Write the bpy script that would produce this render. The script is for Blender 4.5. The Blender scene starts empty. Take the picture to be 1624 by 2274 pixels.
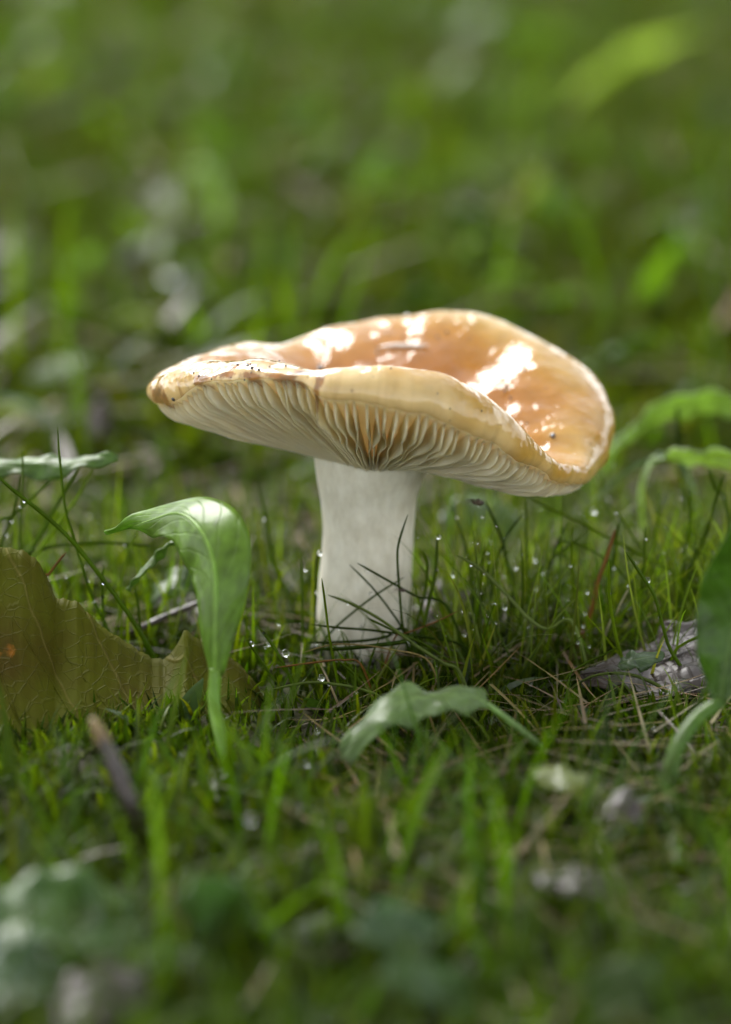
import bpy, bmesh, math, random
import numpy as np
from mathutils import Vector, noise
from mathutils.bvhtree import BVHTree

random.seed(7); rng = np.random.default_rng(11)
S = 0.01                                   # everything below is measured in centimetres
scene = bpy.context.scene
col = scene.collection

# ------------------------------------------------------------------ camera
DEP, DIST = math.radians(17.0), 80.0
PITCH = math.radians(14.77)
F = 8165.0                                 # focal length in units of a 1624 px wide frame
CAM = Vector((-0.06, -DIST*math.cos(DEP), DIST*math.sin(DEP)))
cd = bpy.data.cameras.new('camera'); cam = bpy.data.objects.new('camera', cd); col.objects.link(cam)
cam.location = CAM*S; cam.rotation_euler = (math.pi/2-PITCH, 0, 0)
cd.sensor_fit = 'HORIZONTAL'; cd.sensor_width = 24.0; cd.lens = 24.0*F/1624
cd.clip_start = 0.01; cd.clip_end = 1000
cd.dof.use_dof = True; cd.dof.focus_distance = 0.757; cd.dof.aperture_fstop = 6.0; cd.dof.aperture_blades = 0
scene.camera = cam

# ------------------------------------------------------------------ sky, sun, exposure
SUN_EL, SUN_AZ = math.radians(43), math.radians(-30)    # azimuth from +Y (away from camera) towards +X
w = bpy.data.worlds.new('World'); scene.world = w; w.use_nodes = True
nt = w.node_tree; nt.nodes.clear()
sky = nt.nodes.new('ShaderNodeTexSky'); sky.sky_type = 'NISHITA'; sky.sun_disc = False
sky.sun_elevation = SUN_EL; sky.sun_rotation = SUN_AZ; sky.dust_density = 0.3
hs = nt.nodes.new('ShaderNodeHueSaturation'); hs.inputs['Saturation'].default_value = 0.18
bg = nt.nodes.new('ShaderNodeBackground'); bg.inputs['Strength'].default_value = 0.10
wo = nt.nodes.new('ShaderNodeOutputWorld')
nt.links.new(sky.outputs[0], hs.inputs['Color']); nt.links.new(hs.outputs[0], bg.inputs[0]); nt.links.new(bg.outputs[0], wo.inputs[0])
ld = bpy.data.lights.new('sun', 'SUN'); ld.energy = 1.5; ld.angle = math.radians(33); ld.color = (1, 0.975, 0.94)
sun = bpy.data.objects.new('sun', ld); col.objects.link(sun)
sdir = Vector((math.sin(SUN_AZ)*math.cos(SUN_EL), math.cos(SUN_AZ)*math.cos(SUN_EL), math.sin(SUN_EL)))
sun.rotation_euler = sdir.to_track_quat('Z', 'Y').to_euler(); sun.location = (0, 0, 3)
vs = scene.view_settings
vs.view_transform = 'Standard'; vs.look = 'None'; vs.exposure = 2.2; vs.gamma = 1.0; vs.use_curve_mapping = False
scene.render.engine = 'CYCLES'
cy = scene.cycles
cy.use_denoising = True; cy.max_bounces = 10; cy.diffuse_bounces = 5; cy.glossy_bounces = 3; cy.transmission_bounces = 6
cy.transparent_max_bounces = 4; cy.caustics_reflective = False; cy.caustics_refractive = False; cy.sample_clamp_indirect = 4

# ------------------------------------------------------------------ helpers
SP, CP = math.sin(PITCH), math.cos(PITCH)
def ray(u, v):
    a, b = (u-812)/F, (1137-v)/F
    return Vector((a, b*SP+CP, b*CP-SP))
def at(u, v, Y):
    d = ray(u, v); return CAM + d*((Y-CAM.y)/d.y)
def gnd(u, v, z=0.0):
    d = ray(u, v); return CAM + d*((z-CAM.z)/d.z)
def height(x, y):
    x = np.asarray(x, float); y = np.asarray(y, float)
    h = (0.22*np.sin(.55*x+1.3+.3*np.sin(.3*y))*np.cos(.47*y+.4) + 0.13*np.sin(1.3*x-.9*y+2) + 0.07*np.sin(2.9*x+1.7*y) + .06*np.sin(3.3*y-1.1*x+1))
    fade = np.clip((np.hypot(x, y)-1.0)/4.0, 0.15, 1)
    return h*fade + 0.5*np.sin(.05*x+.4)*np.sin(.043*y)*np.clip(np.hypot(x, y)/60, 0, 1)
def H(x, y): return float(height(x, y))

def catmull(P, n, closed=False):
    P = np.asarray(P, float); k = len(P)
    t = np.linspace(0, k, n, endpoint=False) if closed else np.linspace(0, k-1, n)
    i = np.floor(t).astype(int)
    if not closed: i = np.clip(i, 0, k-2)
    f = (t-i)[:, None]
    if closed: p0, p1, p2, p3 = P[(i-1) % k], P[i % k], P[(i+1) % k], P[(i+2) % k]
    else: p0, p1, p2, p3 = P[np.clip(i-1, 0, k-1)], P[i], P[i+1], P[np.clip(i+2, 0, k-1)]
    return .5*((2*p1)+(-p0+p2)*f+(2*p0-5*p1+4*p2-p3)*f*f+(-p0+3*p1-3*p2+p3)*f**3)

def mesh(name, verts, faces, smooth=True):
    m = bpy.data.meshes.new(name)
    m.from_pydata((np.asarray(verts, float)*S).tolist(), [], faces if isinstance(faces, list) else faces.tolist())
    if smooth: m.polygons.foreach_set('use_smooth', np.ones(len(m.polygons), bool))
    m.update(); return m
def attr(m, name, vals, kind='FLOAT'):
    a = m.attributes.new(name, kind, 'POINT')
    vals = np.asarray(vals, np.float32)
    if kind == 'FLOAT_COLOR':
        if vals.shape[1] == 3: vals = np.c_[vals, np.ones(len(vals), np.float32)]
        a.data.foreach_set('color', vals.ravel())
    else: a.data.foreach_set('value', vals.ravel())
def obj(name, m, mat=None, parent=None):
    o = bpy.data.objects.new(name, m); col.objects.link(o)
    if mat is not None: m.materials.append(mat)
    if parent is not None: o.parent = parent
    return o
def tag(o, label, cat, group=None, kind=None):
    if label: o['label'] = label
    if cat: o['category'] = cat
    if group: o['group'] = group
    if kind: o['kind'] = kind
    return o
def thing(name, loc, label, cat, group=None):
    o = bpy.data.objects.new(name, None); col.objects.link(o); o.empty_display_size = .005
    tag(o, label, cat, group); return o
def grid_faces(nu, nv, closed_u=False):
    i, j = np.meshgrid(np.arange(nu if closed_u else nu-1), np.arange(nv-1), indexing='ij')
    a = i*nv+j; b = ((i+1) % nu)*nv+j
    return np.stack([a, b, b+1, a+1], -1).reshape(-1, 4)
def tube(P, R, n=8, seg=None, cap=True, wob=0.0):
    P = catmull(P, seg) if seg else np.asarray(P, float)
    k = len(P); R = np.interp(np.linspace(0, 1, k), np.linspace(0, 1, len(np.atleast_1d(R))), np.atleast_1d(R))
    T = np.gradient(P, axis=0); T /= np.linalg.norm(T, axis=1)[:, None]+1e-9
    up = np.array([.31, .9, .2]) if abs(T[0, 1]) < .8 else np.array([1., .1, 0])
    A = np.cross(T, up); A /= np.linalg.norm(A, axis=1)[:, None]; B = np.cross(T, A)
    th = np.linspace(0, 2*np.pi, n, endpoint=False)
    rr = R[:, None]*(1+wob*rng.standard_normal((k, n)))
    V = P[:, None]+rr[..., None]*(np.cos(th)[None, :, None]*A[:, None]+np.sin(th)[None, :, None]*B[:, None])
    V = V.reshape(-1, 3); f = []
    for i in range(k-1):
        for j in range(n): f.append([i*n+j, i*n+(j+1) % n, (i+1)*n+(j+1) % n, (i+1)*n+j])
    if cap: f.append(list(range(n))[::-1]); f.append([(k-1)*n+j for j in range(n)])
    return V, f

# ------------------------------------------------------------------ materials
class N:
    def __init__(s, name):
        s.m = bpy.data.materials.new(name); s.m.use_nodes = True; s.t = s.m.node_tree; s.t.nodes.clear()
        s.out = s.t.nodes.new('ShaderNodeOutputMaterial')
    def n(s, typ, **kw):
        x = s.t.nodes.new('ShaderNode'+typ)
        for k, v in kw.items():
            if k in x.inputs: s.set(x.inputs[k], v)
            else: setattr(x, k, v)
        return x
    def set(s, inp, v):
        if isinstance(v, bpy.types.NodeSocket): s.t.links.new(v, inp)
        else:
            if hasattr(inp.default_value, '__len__') and not isinstance(v, str) and len(v) == 3 and len(inp.default_value) == 4: v = (*v, 1)
            inp.default_value = v
    def attr(s, name, out='Fac'): return s.n('Attribute', attribute_name=name).outputs[out]
    def pos(s): return s.n('NewGeometry').outputs['Position']
    def noise(s, scale, detail=4, rough=.55, vec=None, dist=0):
        x = s.n('TexNoise', Scale=scale, Detail=detail, Roughness=rough, Distortion=dist)
        s.set(x.inputs['Vector'], vec if vec is not None else s.pos()); return x.outputs['Fac']
    def scl(s, v, k):
        return s.n('Mapping', Vector=v, Scale=k).outputs[0]
    def ramp(s, fac, stops, interp='LINEAR'):
        r = s.n('ValToRGB', Fac=fac); r.color_ramp.interpolation = interp
        e = r.color_ramp.elements
        while len(e) < len(stops): e.new(.5)
        for x, (p, c) in zip(e, stops): x.position = p; x.color = (*c, 1) if len(c) == 3 else c
        return r.outputs['Color']
    def mix(s, f, a, b, mode='MIX'):
        x = s.n('Mix', data_type='RGBA', blend_type=mode)
        s.set(x.inputs[0], f); s.set(x.inputs[6], a); s.set(x.inputs[7], b); return x.outputs[2]
    def math(s, op, a, b=0.0, clamp=False):
        x = s.n('Math', operation=op, use_clamp=clamp); s.set(x.inputs[0], a); s.set(x.inputs[1], b); return x.outputs[0]
    def rng(s, v, a, b, c=0., d=1.):
        x = s.n('MapRange'); 
        for i, q in enumerate((v, a, b, c, d)): s.set(x.inputs[i], q)
        return x.outputs[0]
    def bump(s, h, dist, strength=1.0, normal=None):
        x = s.n('Bump', Height=h, Distance=dist, Strength=strength)
        if normal is not None: s.set(x.inputs['Normal'], normal)
        return x.outputs[0]
    def bsdf(s, **kw):
        p = s.n('BsdfPrincipled')
        for k, v in kw.items(): s.set(p.inputs[k.replace('_', ' ')], v)
        return p
    def end(s, sh):
        s.t.links.new(sh.outputs[0] if hasattr(sh, 'outputs') else sh, s.out.inputs['Surface']); return s.m

def leafy(name, rough=.35, transl=.35, coat=.3, tint=(1.25, 1.35, .45), veins=False, k=.8, spec=.3, bl=.65):
    a = N(name); c = a.attr('tint', 'Color'); nrm = None
    nz = a.noise(180, 3)
    c = a.mix(1.0, c, a.ramp(nz, [(.25, (.72*k, .72*k, .72*k*bl)), (.75, (1.25*k, 1.25*k, 1.25*k*bl))]), 'MULTIPLY')
    kw = {}
    if veins:
        lu, lv = a.attr('along'), a.attr('across')
        av = a.math('ABSOLUTE', lv)
        ph = a.math('ADD', a.math('SUBTRACT', a.math('MULTIPLY', lu, 9.0), a.math('MULTIPLY', av, 2.2)), a.math('MULTIPLY', a.noise(70, 3), 1.1))
        fr = a.math('ABSOLUTE', a.math('SUBTRACT', a.math('FRACT', ph), .5))
        side = a.rng(fr, 0.0, .09, 1, 0); mid = a.rng(av, .02, .09, 1, 0)
        vein = a.math('MAXIMUM', a.math('MULTIPLY', side, .6), mid)
        fine = a.n('TexVoronoi', feature='DISTANCE_TO_EDGE', Scale=420.0, Vector=a.pos()).outputs['Distance']
        c = a.mix(a.math('MULTIPLY', vein, .25), c, (.26, .36, .10))
        hgt = a.math('ADD', a.math('MULTIPLY', vein, -1.0), a.math('MULTIPLY', a.noise(260, 3), .9))
        kw['Normal'] = a.bump(hgt, .0005, .4)
    p = a.bsdf(Base_Color=c, Roughness=rough, Specular_IOR_Level=spec, Coat_Weight=coat, Coat_Roughness=.16, **kw)
    tr = a.n('BsdfTranslucent', Color=a.mix(1.0, c, tint, 'MULTIPLY'))
    ms = a.n('MixShader', Fac=transl); a.t.links.new(p.outputs[0], ms.inputs[1]); a.t.links.new(tr.outputs[0], ms.inputs[2])
    return a.end(ms)
M = {}
M['grass'] = leafy('grass_blades', .42, .55, .0, k=.54, spec=.16, bl=.5)
M['leaf'] = leafy('green_leaf', .36, .5, .22, veins=True, k=.74, bl=1.0)
M['leaf2'] = leafy('weed_leaf', .4, .55, .12, k=.6, bl=.75)
M['moss'] = leafy('moss_shoots', .7, .5, 0, spec=.05, k=.47, bl=.5)
M['straw'] = leafy('dry_straw', .5, .15, .1, (1.1, 1, .8), k=.6)

a = N('wet_soil')
n1 = a.noise(28, 6); n2 = a.noise(160, 5)
c = a.ramp(n1, [(.3, (.018, .013, .007)), (.48, (.040, .042, .010)), (.64, (.055, .085, .010))])
c = a.mix(1.0, c, a.ramp(n2, [(.3, (.5, .5, .5)), (.8, (1.5, 1.45, 1.3))]), 'MULTIPLY')
M['soil'] = a.end(a.bsdf(Base_Color=c, Roughness=.75, Specular_IOR_Level=.15, Normal=a.bump(n2, .003, .8)))

a = N('wet_cap_skin')
rad = a.attr('rad'); st = a.attr('stain'); lobe = a.attr('streak')
big = a.noise(26, 4); fine = a.noise(230, 5)
r2 = a.math('ADD', rad, a.math('MULTIPLY', a.math('SUBTRACT', big, .5), .65))
c = a.ramp(r2, [(.0, (.27, .078, .001)), (.50, (.33, .115, .001)), (.74, (.39, .165, .003)), (.87, (.44, .26, .050)), (.97, (.64, .48, .23))])
c = a.mix(1.0, c, a.ramp(fine, [(.25, (.84, .82, .78)), (.7, (1.08, 1.08, 1.08))]), 'MULTIPLY')
strk = a.noise(1.0, 5, .6, a.n('CombineXYZ', X=a.math('MULTIPLY', a.attr('turn'), 110.0), Y=a.math('MULTIPLY', rad, 5.0), Z=0.0).outputs[0])
c = a.mix(a.math('MULTIPLY', a.rng(strk, .50, .72), a.math('ADD', a.math('MULTIPLY', lobe, .85), .2)), c, (.17, .06, .008))
sm = a.rng(a.math('ADD', st, a.math('MULTIPLY', a.math('SUBTRACT', a.noise(420, 5, .65), .5), 1.9)), .42, .70)
c = a.mix(a.math('MULTIPLY', sm, .9), c, a.ramp(a.noise(300, 3), [(.3, (.04, .013, .003)), (.6, (.30, .105, .014))]))
sp = a.n('TexVoronoi', Scale=310.0, Vector=a.pos()).outputs['Distance']
c = a.mix(a.math('MULTIPLY', a.rng(sp, .05, .13, 1, 0), a.rng(a.noise(60, 2), .55, .6)), c, (.10, .04, .012))
wet = a.math('ADD', a.math('ADD', a.math('MULTIPLY', a.noise(95, 3, .5), 1.0), a.math('MULTIPLY', strk, .05)), a.math('MULTIPLY', a.noise(300, 3, .5), .17))
b1 = a.bump(wet, .0034, .5)
b0 = a.bump(fine, .0004, .5)
p = (a.bsdf(Base_Color=c, Roughness=.5, Specular_IOR_Level=.05, Normal=b0, Coat_Weight=1.0, Coat_Roughness=.02, Coat_IOR=1.5, Coat_Normal=b1,
                        Subsurface_Weight=.12, Subsurface_Radius=(1, .45, .15), Subsurface_Scale=.004))
tr = a.n('BsdfTranslucent', Color=a.mix(rad, (.84, .60, .26), (.92, .74, .40))); ms = a.n('MixShader', Fac=.2); a.t.links.new(p.outputs[0], ms.inputs[1]); a.t.links.new(tr.outputs[0], ms.inputs[2])
M['cap'] = a.end(ms)
a = N('pale_gill')
d = a.attr('gap_shade'); e = a.attr('rimward')
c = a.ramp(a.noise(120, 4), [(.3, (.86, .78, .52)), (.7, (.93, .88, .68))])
c = a.mix(a.math('MULTIPLY', d, .35), c, (.62, .48, .20))  # shade between the gills put into the colour, darker towards their roof
c = a.mix(a.math('MULTIPLY', a.rng(a.math('ADD', a.attr('stain'), a.math('MULTIPLY', a.math('SUBTRACT', a.noise(260, 4), .5), .9)), .45, .8), .8), c, (.23, .10, .025))
p = a.bsdf(Base_Color=c, Roughness=.45, Subsurface_Weight=.5, Subsurface_Radius=(1, .8, .5), Subsurface_Scale=.005, Coat_Weight=.15, Coat_Roughness=.25)
tr = a.n('BsdfTranslucent', Color=c); ms = a.n('MixShader', Fac=.45); a.t.links.new(p.outputs[0], ms.inputs[1]); a.t.links.new(tr.outputs[0], ms.inputs[2])
M['gill'] = a.end(ms)
a = N('pale_stem')
p = a.pos(); fib = a.noise(420, 5, .6, a.scl(p, (1, 1, .45))); blot = a.noise(90, 5, .6)
c = a.ramp(blot, [(.25, (.55, .51, .40)), (.55, (.67, .64, .53)), (.8, (.74, .72, .61))])
c = a.mix(1.0, c, a.ramp(fib, [(.3, (.84, .82, .77)), (.7, (1.08, 1.08, 1.08))]), 'MULTIPLY')
c = a.mix(a.math('MULTIPLY', a.rng(a.noise(55, 4, .6), .58, .75), .45), c, (.36, .27, .14))
sp = a.n('TexVoronoi', Scale=230.0, Vector=p).outputs['Distance']
c = a.mix(a.math('MULTIPLY', a.rng(sp, .04, .10, 1, 0), a.rng(a.noise(75, 2), .60, .64)), c, (.12, .09, .05))
zz = a.n('SeparateXYZ', Vector=p).outputs['Z']
dirt = a.math('MULTIPLY', a.rng(zz, .001, .012, 1, 0), a.rng(a.noise(300, 5), .45, .65))
c = a.mix(a.math('MULTIPLY', dirt, .7), c, (.10, .07, .03))
M['stem'] = a.end(a.bsdf(Base_Color=c, Roughness=.5, Normal=a.bump(a.math('ADD', fib, a.math('MULTIPLY', blot, .8)),   .0006, .35),
                         Subsurface_Weight=.2, Subsurface_Radius=(1, .8, .5), Subsurface_Scale=.004))
a = N('water')
M['drop'] = a.end(a.bsdf(Base_Color=(1, 1, 1), Roughness=0.0, IOR=1.33, Transmission_Weight=1.0))
def plain(name, c0, c1, scale, rough, bumpd=.0008, coat=0.0):
    a = N(name); nz = a.noise(scale, 5, .6)
    return a.end(a.bsdf(Base_Color=a.ramp(nz, [(.3, c0), (.7, c1)]), Roughness=rough, Coat_Weight=coat, Coat_Roughness=.1, Normal=a.bump(nz, bumpd, .8)))
M['crumb'] = plain('black_soil_crumb', (.006, .005, .004), (.03, .022, .015), 900, .45, .0004, .5)
M['bark'] = plain('dark_wet_bark', (.014, .010, .007), (.060, .040, .028), 300, .4, .001, .3)
M['tan'] = plain('tan_dead_stalk', (.15, .095, .035), (.32, .23, .10), 200, .5)
M['sliver'] = plain('pale_plant_sliver', (.62, .58, .50), (.80, .78, .72), 300, .35, .0003, .6)
M['spider'] = plain('brown_spider', (.03, .02, .012), (.10, .065, .03), 900, .4, .0002)
M['silk'] = plain('spider_silk', (.7, .7, .7), (.85, .85, .85), 300, .3, .0001)
a = N('wet_dead_leaf')
al, ac = a.attr('along'), a.attr('across'); nz = a.noise(110, 5)
c = a.ramp(nz, [(.3, (.016, .010, .007)), (.6, (.050, .032, .022)), (.8, (.09, .058, .035))])
cr = a.n('TexVoronoi', feature='DISTANCE_TO_EDGE', Scale=330.0, Vector=a.pos()).outputs['Distance']
M['deadleaf'] = a.end(a.bsdf(Base_Color=c, Roughness=.48, Coat_Weight=.14, Coat_Roughness=.22, Normal=a.bump(a.math('ADD', a.math('MULTIPLY', nz, 1.2), a.rng(cr, 0, .12)), .0007, .5)))
a = N('olive_oak_leaf')
px = a.pos(); nz = a.noise(38, 5, .6); 
c = a.ramp(nz, [(.28, (.060, .044, .003)), (.5, (.085, .092, .004)), (.72, (.110, .125, .006))])
al, ac = a.attr('along'), a.attr('across')
ph = a.math('SUBTRACT', a.math('MULTIPLY', al, 4.6), a.math('MULTIPLY', ac, -1.35))
ph = a.math('ADD', ph, a.math('MULTIPLY', a.noise(60, 2), .25))
fr = a.math('ABSOLUTE', a.math('SUBTRACT', a.math('FRACT', ph), .5))
v1 = a.rng(fr, 0.0, .035, 1, 0)
vo = a.n('TexVoronoi', feature='DISTANCE_TO_EDGE', Scale=330.0, Vector=a.pos()).outputs['Distance']
v2 = a.rng(vo, 0.0, .06, 1, 0)
c = a.mix(a.math('MULTIPLY', v1, .30), c, (.26, .21, .06)); c = a.mix(a.math('MULTIPLY', v2, .10), c, (.16, .17, .03))
spot = a.math('MULTIPLY', a.rng(a.noise(115, 4, .6), .66, .73), .7)
c = a.mix(spot, c, a.ramp(a.noise(300, 2), [(.4, (.05, .022, .008)), (.65, (.34, .13, .012))]))
p = a.bsdf(Base_Color=c, Roughness=.65, Specular_IOR_Level=.1, Normal=a.bump(a.math('ADD', v1, a.math('MULTIPLY', v2, .5)), .0008, .5))
tr = a.n('BsdfTranslucent', Color=a.mix(1.0, c, (1.2, 1.2, .5), 'MULTIPLY'))
ms = a.n('MixShader', Fac=.3); a.t.links.new(p.outputs[0], ms.inputs[1]); a.t.links.new(tr.outputs[0], ms.inputs[2])
M['oak'] = a.end(ms)

# ------------------------------------------------------------------ ground
q = np.linspace(-1, 1, 281); q = 70*q+15000*np.sign(q)*np.abs(q)**9
gx, gyy = np.meshgrid(q, q+10, indexing='ij')
gz = height(gx, gyy)-0.05
g = obj('ground', mesh('ground', np.stack([gx, gyy, gz], -1).reshape(-1, 3), grid_faces(281, 281)), M['soil'])
tag(g, 'dark wet soil under the grass and moss', None, kind='structure'); g['category'] = 'ground'

# ------------------------------------------------------------------ unseen trees, added and shaped to block sky from the cap's reflections
M['crown'] = leafy('tree_leaves', .5, .3, 0)
def tree(label, x, y, hgt, crown, n, seed):
    """crown: list of (dx, dy, z, rx, ry, rz) leaf clouds, in metres"""
    rg = np.random.default_rng(seed); t = thing('tree', (0, 0, 0), label, 'tree', 'added trees blocking the sky')
    V, f = tube([(x, y, -20), (x+8, y, hgt*35), (x-5, y+10, hgt*70), (x+10, y, hgt*95)], [.035*hgt*100*.5, .028*hgt*100*.5, .018*hgt*100*.5, 3], 12, 24, wob=.04)
    tr_ = obj('trunk', mesh('trunk', V, f), M['bark'], t)
    P = []
    for (dx, dy, z, rx, ry, rz) in crown:
        c = np.array([x+dx*100, y+dy*100, z*100]); 
        V, f = tube([(x, y, z*60), ((x+c[0])/2, (y+c[1])/2, z*85), c], [8, 5, 1.5], 7, 10); obj('limb', mesh('limb', V, f), M['bark'], t)
        k = int(n*rx*ry); d = rg.standard_normal((k, 3)); d /= np.linalg.norm(d, axis=1)[:, None]
        P.append(c+d*(rg.random((k, 1))**.45)*np.array([rx, ry, rz])*100*(.8+.35*np.sin(d[:, :1]*5+seed)*np.cos(d[:, 1:2]*4)))
    P = np.concatenate(P); k = len(P); a_ = rg.standard_normal((k, 3)); a_ /= np.linalg.norm(a_, axis=1)[:, None]; b_ = np.cross(a_, rg.standard_normal((k, 3))); b_ /= np.linalg.norm(b_, axis=1)[:, None]
    sz = rg.uniform(7, 13, (k, 1)); V = np.stack([P-a_*sz, P+b_*sz*.5, P+a_*sz, P-b_*sz*.5], 1).reshape(-1, 3)
    m = mesh('crown', V, np.arange(4*k).reshape(-1, 4)); cc = np.array([.05, .10, .018])*(1+.3*rg.standard_normal((k, 1))); attr(m, 'tint', np.repeat(np.clip(cc, .01, 1), 4, 0), 'FLOAT_COLOR')
    obj('crown', m, M['crown'], t)
tree('added unseen tree whose crown blocks the sky over the mushroom', -40, -420, 6.0, [(0, 2.6, 5.0, 1.8, 1.3, .8), (-1.7, 2.8, 5.0, 1.5, 1.3, .8), (1.9, 2.7, 4.9, 1.5, 1.3, .8), (.3, 3.9, 5.6, 1.7, 1.0, .7), (0, .6, 5.8, 2.0, 1.5, 1.0), (-2.6, 3.8, 5.2, 1.0, 1.0, .7)], 520, 1)
tree('added tall tree blocking sky on the brown leaf side', 420, -250, 6.5, [(0, .4, 5.0, 1.9, 1.9, 1.5), (.5, 1.4, 3.9, 1.5, 1.5, 1.2), (0, -.8, 5.8, 1.6, 1.6, 1.2)], 420, 2)
tree('added tree blocking sky on the fallen leaf side', -460, -240, 6.0, [(0, 0, 4.6, 1.8, 1.9, 1.4), (0, -.9, 5.4, 1.6, 1.6, 1.2)], 420, 3)
tree('added tree blocking sky beyond the drooping side of the mushroom cap', 640, 320, 7.0, [(0, 0, 4.2, 2.0, 2.2, 1.9), (-.6, .8, 2.8, 1.6, 1.7, 1.2), (.3, -.9, 3.4, 1.6, 1.6, 1.4)], 380, 4)
tree('added tree blocking sky beyond the pointed tip of the mushroom cap', -760, 420, 7.0, [(0, 0, 3.8, 2.0, 2.2, 1.6), (.8, .8, 2.6, 1.6, 1.7, 1.1)], 380, 5)
tree('added tree blocking low sky at the far end of the lawn', 160, 1250, 8.0, [(0, 0, 4.6, 3.0, 2.4, 2.4), (-2.2, .5, 3.6, 2.2, 2.0, 1.8), (2.2, .3, 3.8, 2.2, 2.0, 1.8)], 300, 6)

tree('added low tree beside the big one blocking low sky', -470, 1180, 6.0, [(0, 0, 3.2, 2.4, 2.0, 1.8), (-2.2, .5, 2.8, 2.0, 1.8, 1.5)], 300, 7)
tree('added tall tree beside the big one blocking low sky', 820, 1080, 8.0, [(0, 0, 4.4, 2.6, 2.2, 2.4), (-1.8, .5, 3.4, 2.0, 1.8, 1.8)], 300, 8)

# ------------------------------------------------------------------ the mushroom
# (crest of the cap, margin of the cap) round the rim, seen from above: left tip > front > right > back
RIM = [((345, 838, -.2), (338, 893, -.5)), ((385, 826, -1.5), (385, 893, -1.9)), ((440, 826, -2.5), (438, 854, -2.75)),
       ((520, 826, -3.3), (520, 843, -3.45)), ((600, 827, -3.9), (600, 842, -4.0)), ((675, 828, -4.3), (672, 848, -4.4)),
       ((735, 822, -4.4), (728, 884, -4.75)), ((820, 815, -4.45), (815, 898, -4.95)), ((900, 814, -4.4), (895, 914, -5.0)),
       ((985, 826, -4.15), (980, 936, -4.8)), ((1060, 868, -3.7), (1060, 966, -4.35)), ((1130, 926, -3.1), (1135, 1012, -3.75)),
       ((1190, 985, -2.4), (1194, 1044, -2.9)), ((1240, 1026, -1.8), (1234, 1068, -2.2)), ((1284, 1022, -.8), (1288, 1078, -1.1)),
       ((1276, 958, .3), (1316, 1058, .3)), ((1262, 886, 1.4), (1328, 985, 1.9)), ((1216, 806, 2.5), (1292, 895, 3.3)),
       ((1165, 750, 3.7), (1205, 826, 4.5)), ((1080, 705, 4.4), (1090, 790, 5.1)), ((980, 696, 4.7), (980, 770, 5.4)),
       ((860, 708, 4.7), (858, 775, 5.3)), ((740, 728, 4.4), (735, 790, 4.9)), ((640, 762, 3.7), (632, 812, 4.1)),
       ((550, 760, 3.0), (535, 815, 3.4)), ((470, 774, 2.1), (450, 830, 2.4)), ((400, 798, 1.1), (378, 860, 1.3))]
NR = 324
CR = catmull([at(*c) for c, m in RIM], NR, True); MA = catmull([at(*m) for c, m in RIM], NR, True)
for i in range(NR):
    pp = Vector(MA[i]); rd = np.array([MA[i, 0], MA[i, 1], 0]); rd /= np.linalg.norm(rd)
    MA[i] += rd*(.06*noise.noise(pp*1.5)+.03*noise.noise(pp*4.5))+np.array([0, 0, .07*noise.noise(pp*1.3+Vector((7, 0, 0)))+.045*noise.noise(pp*4+Vector((3, 0, 0)))])
AX = np.array([at(828, 1050, 0.0).x, 0.0]); ZJ = at(820, 1046, -1.05).z
O = np.array([AX[0]-.15, .1, ZJ+.72])
def hermite(s, d0, d1): return (s**3-2*s*s+s)*d0+(-2*s**3+3*s*s)+(s**3-s*s)*d1
n1s, n2s, n3s = 40, 16, 16
ang = np.arctan2(MA[:, 1]-AX[1], MA[:, 0]-AX[0])
def skin_profile():
    s = np.linspace(0, 1, n1s); ring = np.arange(NR)/NR
    kk = ring*len(RIM)
    d1 = np.interp(kk, [0, 3, 5, 7, 12, 15, 19, 22, 23.5, 25, 27], [-1.7, -1.3, -.2, .3, .3, .05, .15, .1, .3, -1.2, -1.7])
    bo = np.interp(kk, [0, 1, 2, 5, 6, 8, 27], [.40, .25, .06, .06, .30, .40, .40])[:, None]+.18*np.exp(-((kk-16.2)/1.6)**2)[:, None]
    hz = hermite(s[None, :], .12, d1[:, None])
    P1 = O[None, None]+(CR-O)[:, None]*s[None, :, None]
    P1[..., 2] = O[2]+(CR[:, 2]-O[2])[:, None]*hz
    dip = np.interp(kk, [0, 9, 12, 14, 18, 20, 27], [.0, .0, .06, .08, .34, .15, .0])[:, None]
    P1[..., 2] -= dip*np.sin(np.pi*np.clip(s, 0, 1)**1.5)[None]**2
    out = CR-O; out[:, 2] = 0; Lr = np.linalg.norm(out, axis=1)[:, None]; out /= Lr
    slope = (CR[:, 2]-O[2])[:, None]*d1[:, None]/Lr
    T = out+slope*np.array([0, 0, 1]); T /= np.linalg.norm(T, axis=1)[:, None]
    L = np.linalg.norm(MA-CR, axis=1)[:, None]
    b0, b3 = CR, MA; b1 = CR+T*L*(bo+.05); b2 = MA+(out*bo+np.array([0, 0, .30]))*L
    f = np.linspace(0, 1, n2s+1)[1:][None, :, None]
    P2 = b0[:, None]*(1-f)**3+3*b1[:, None]*f*(1-f)**2+3*b2[:, None]*f*f*(1-f)+b3[:, None]*f**3
    return np.concatenate([P1, P2], 1), s
SK, s1 = skin_profile()
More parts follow.
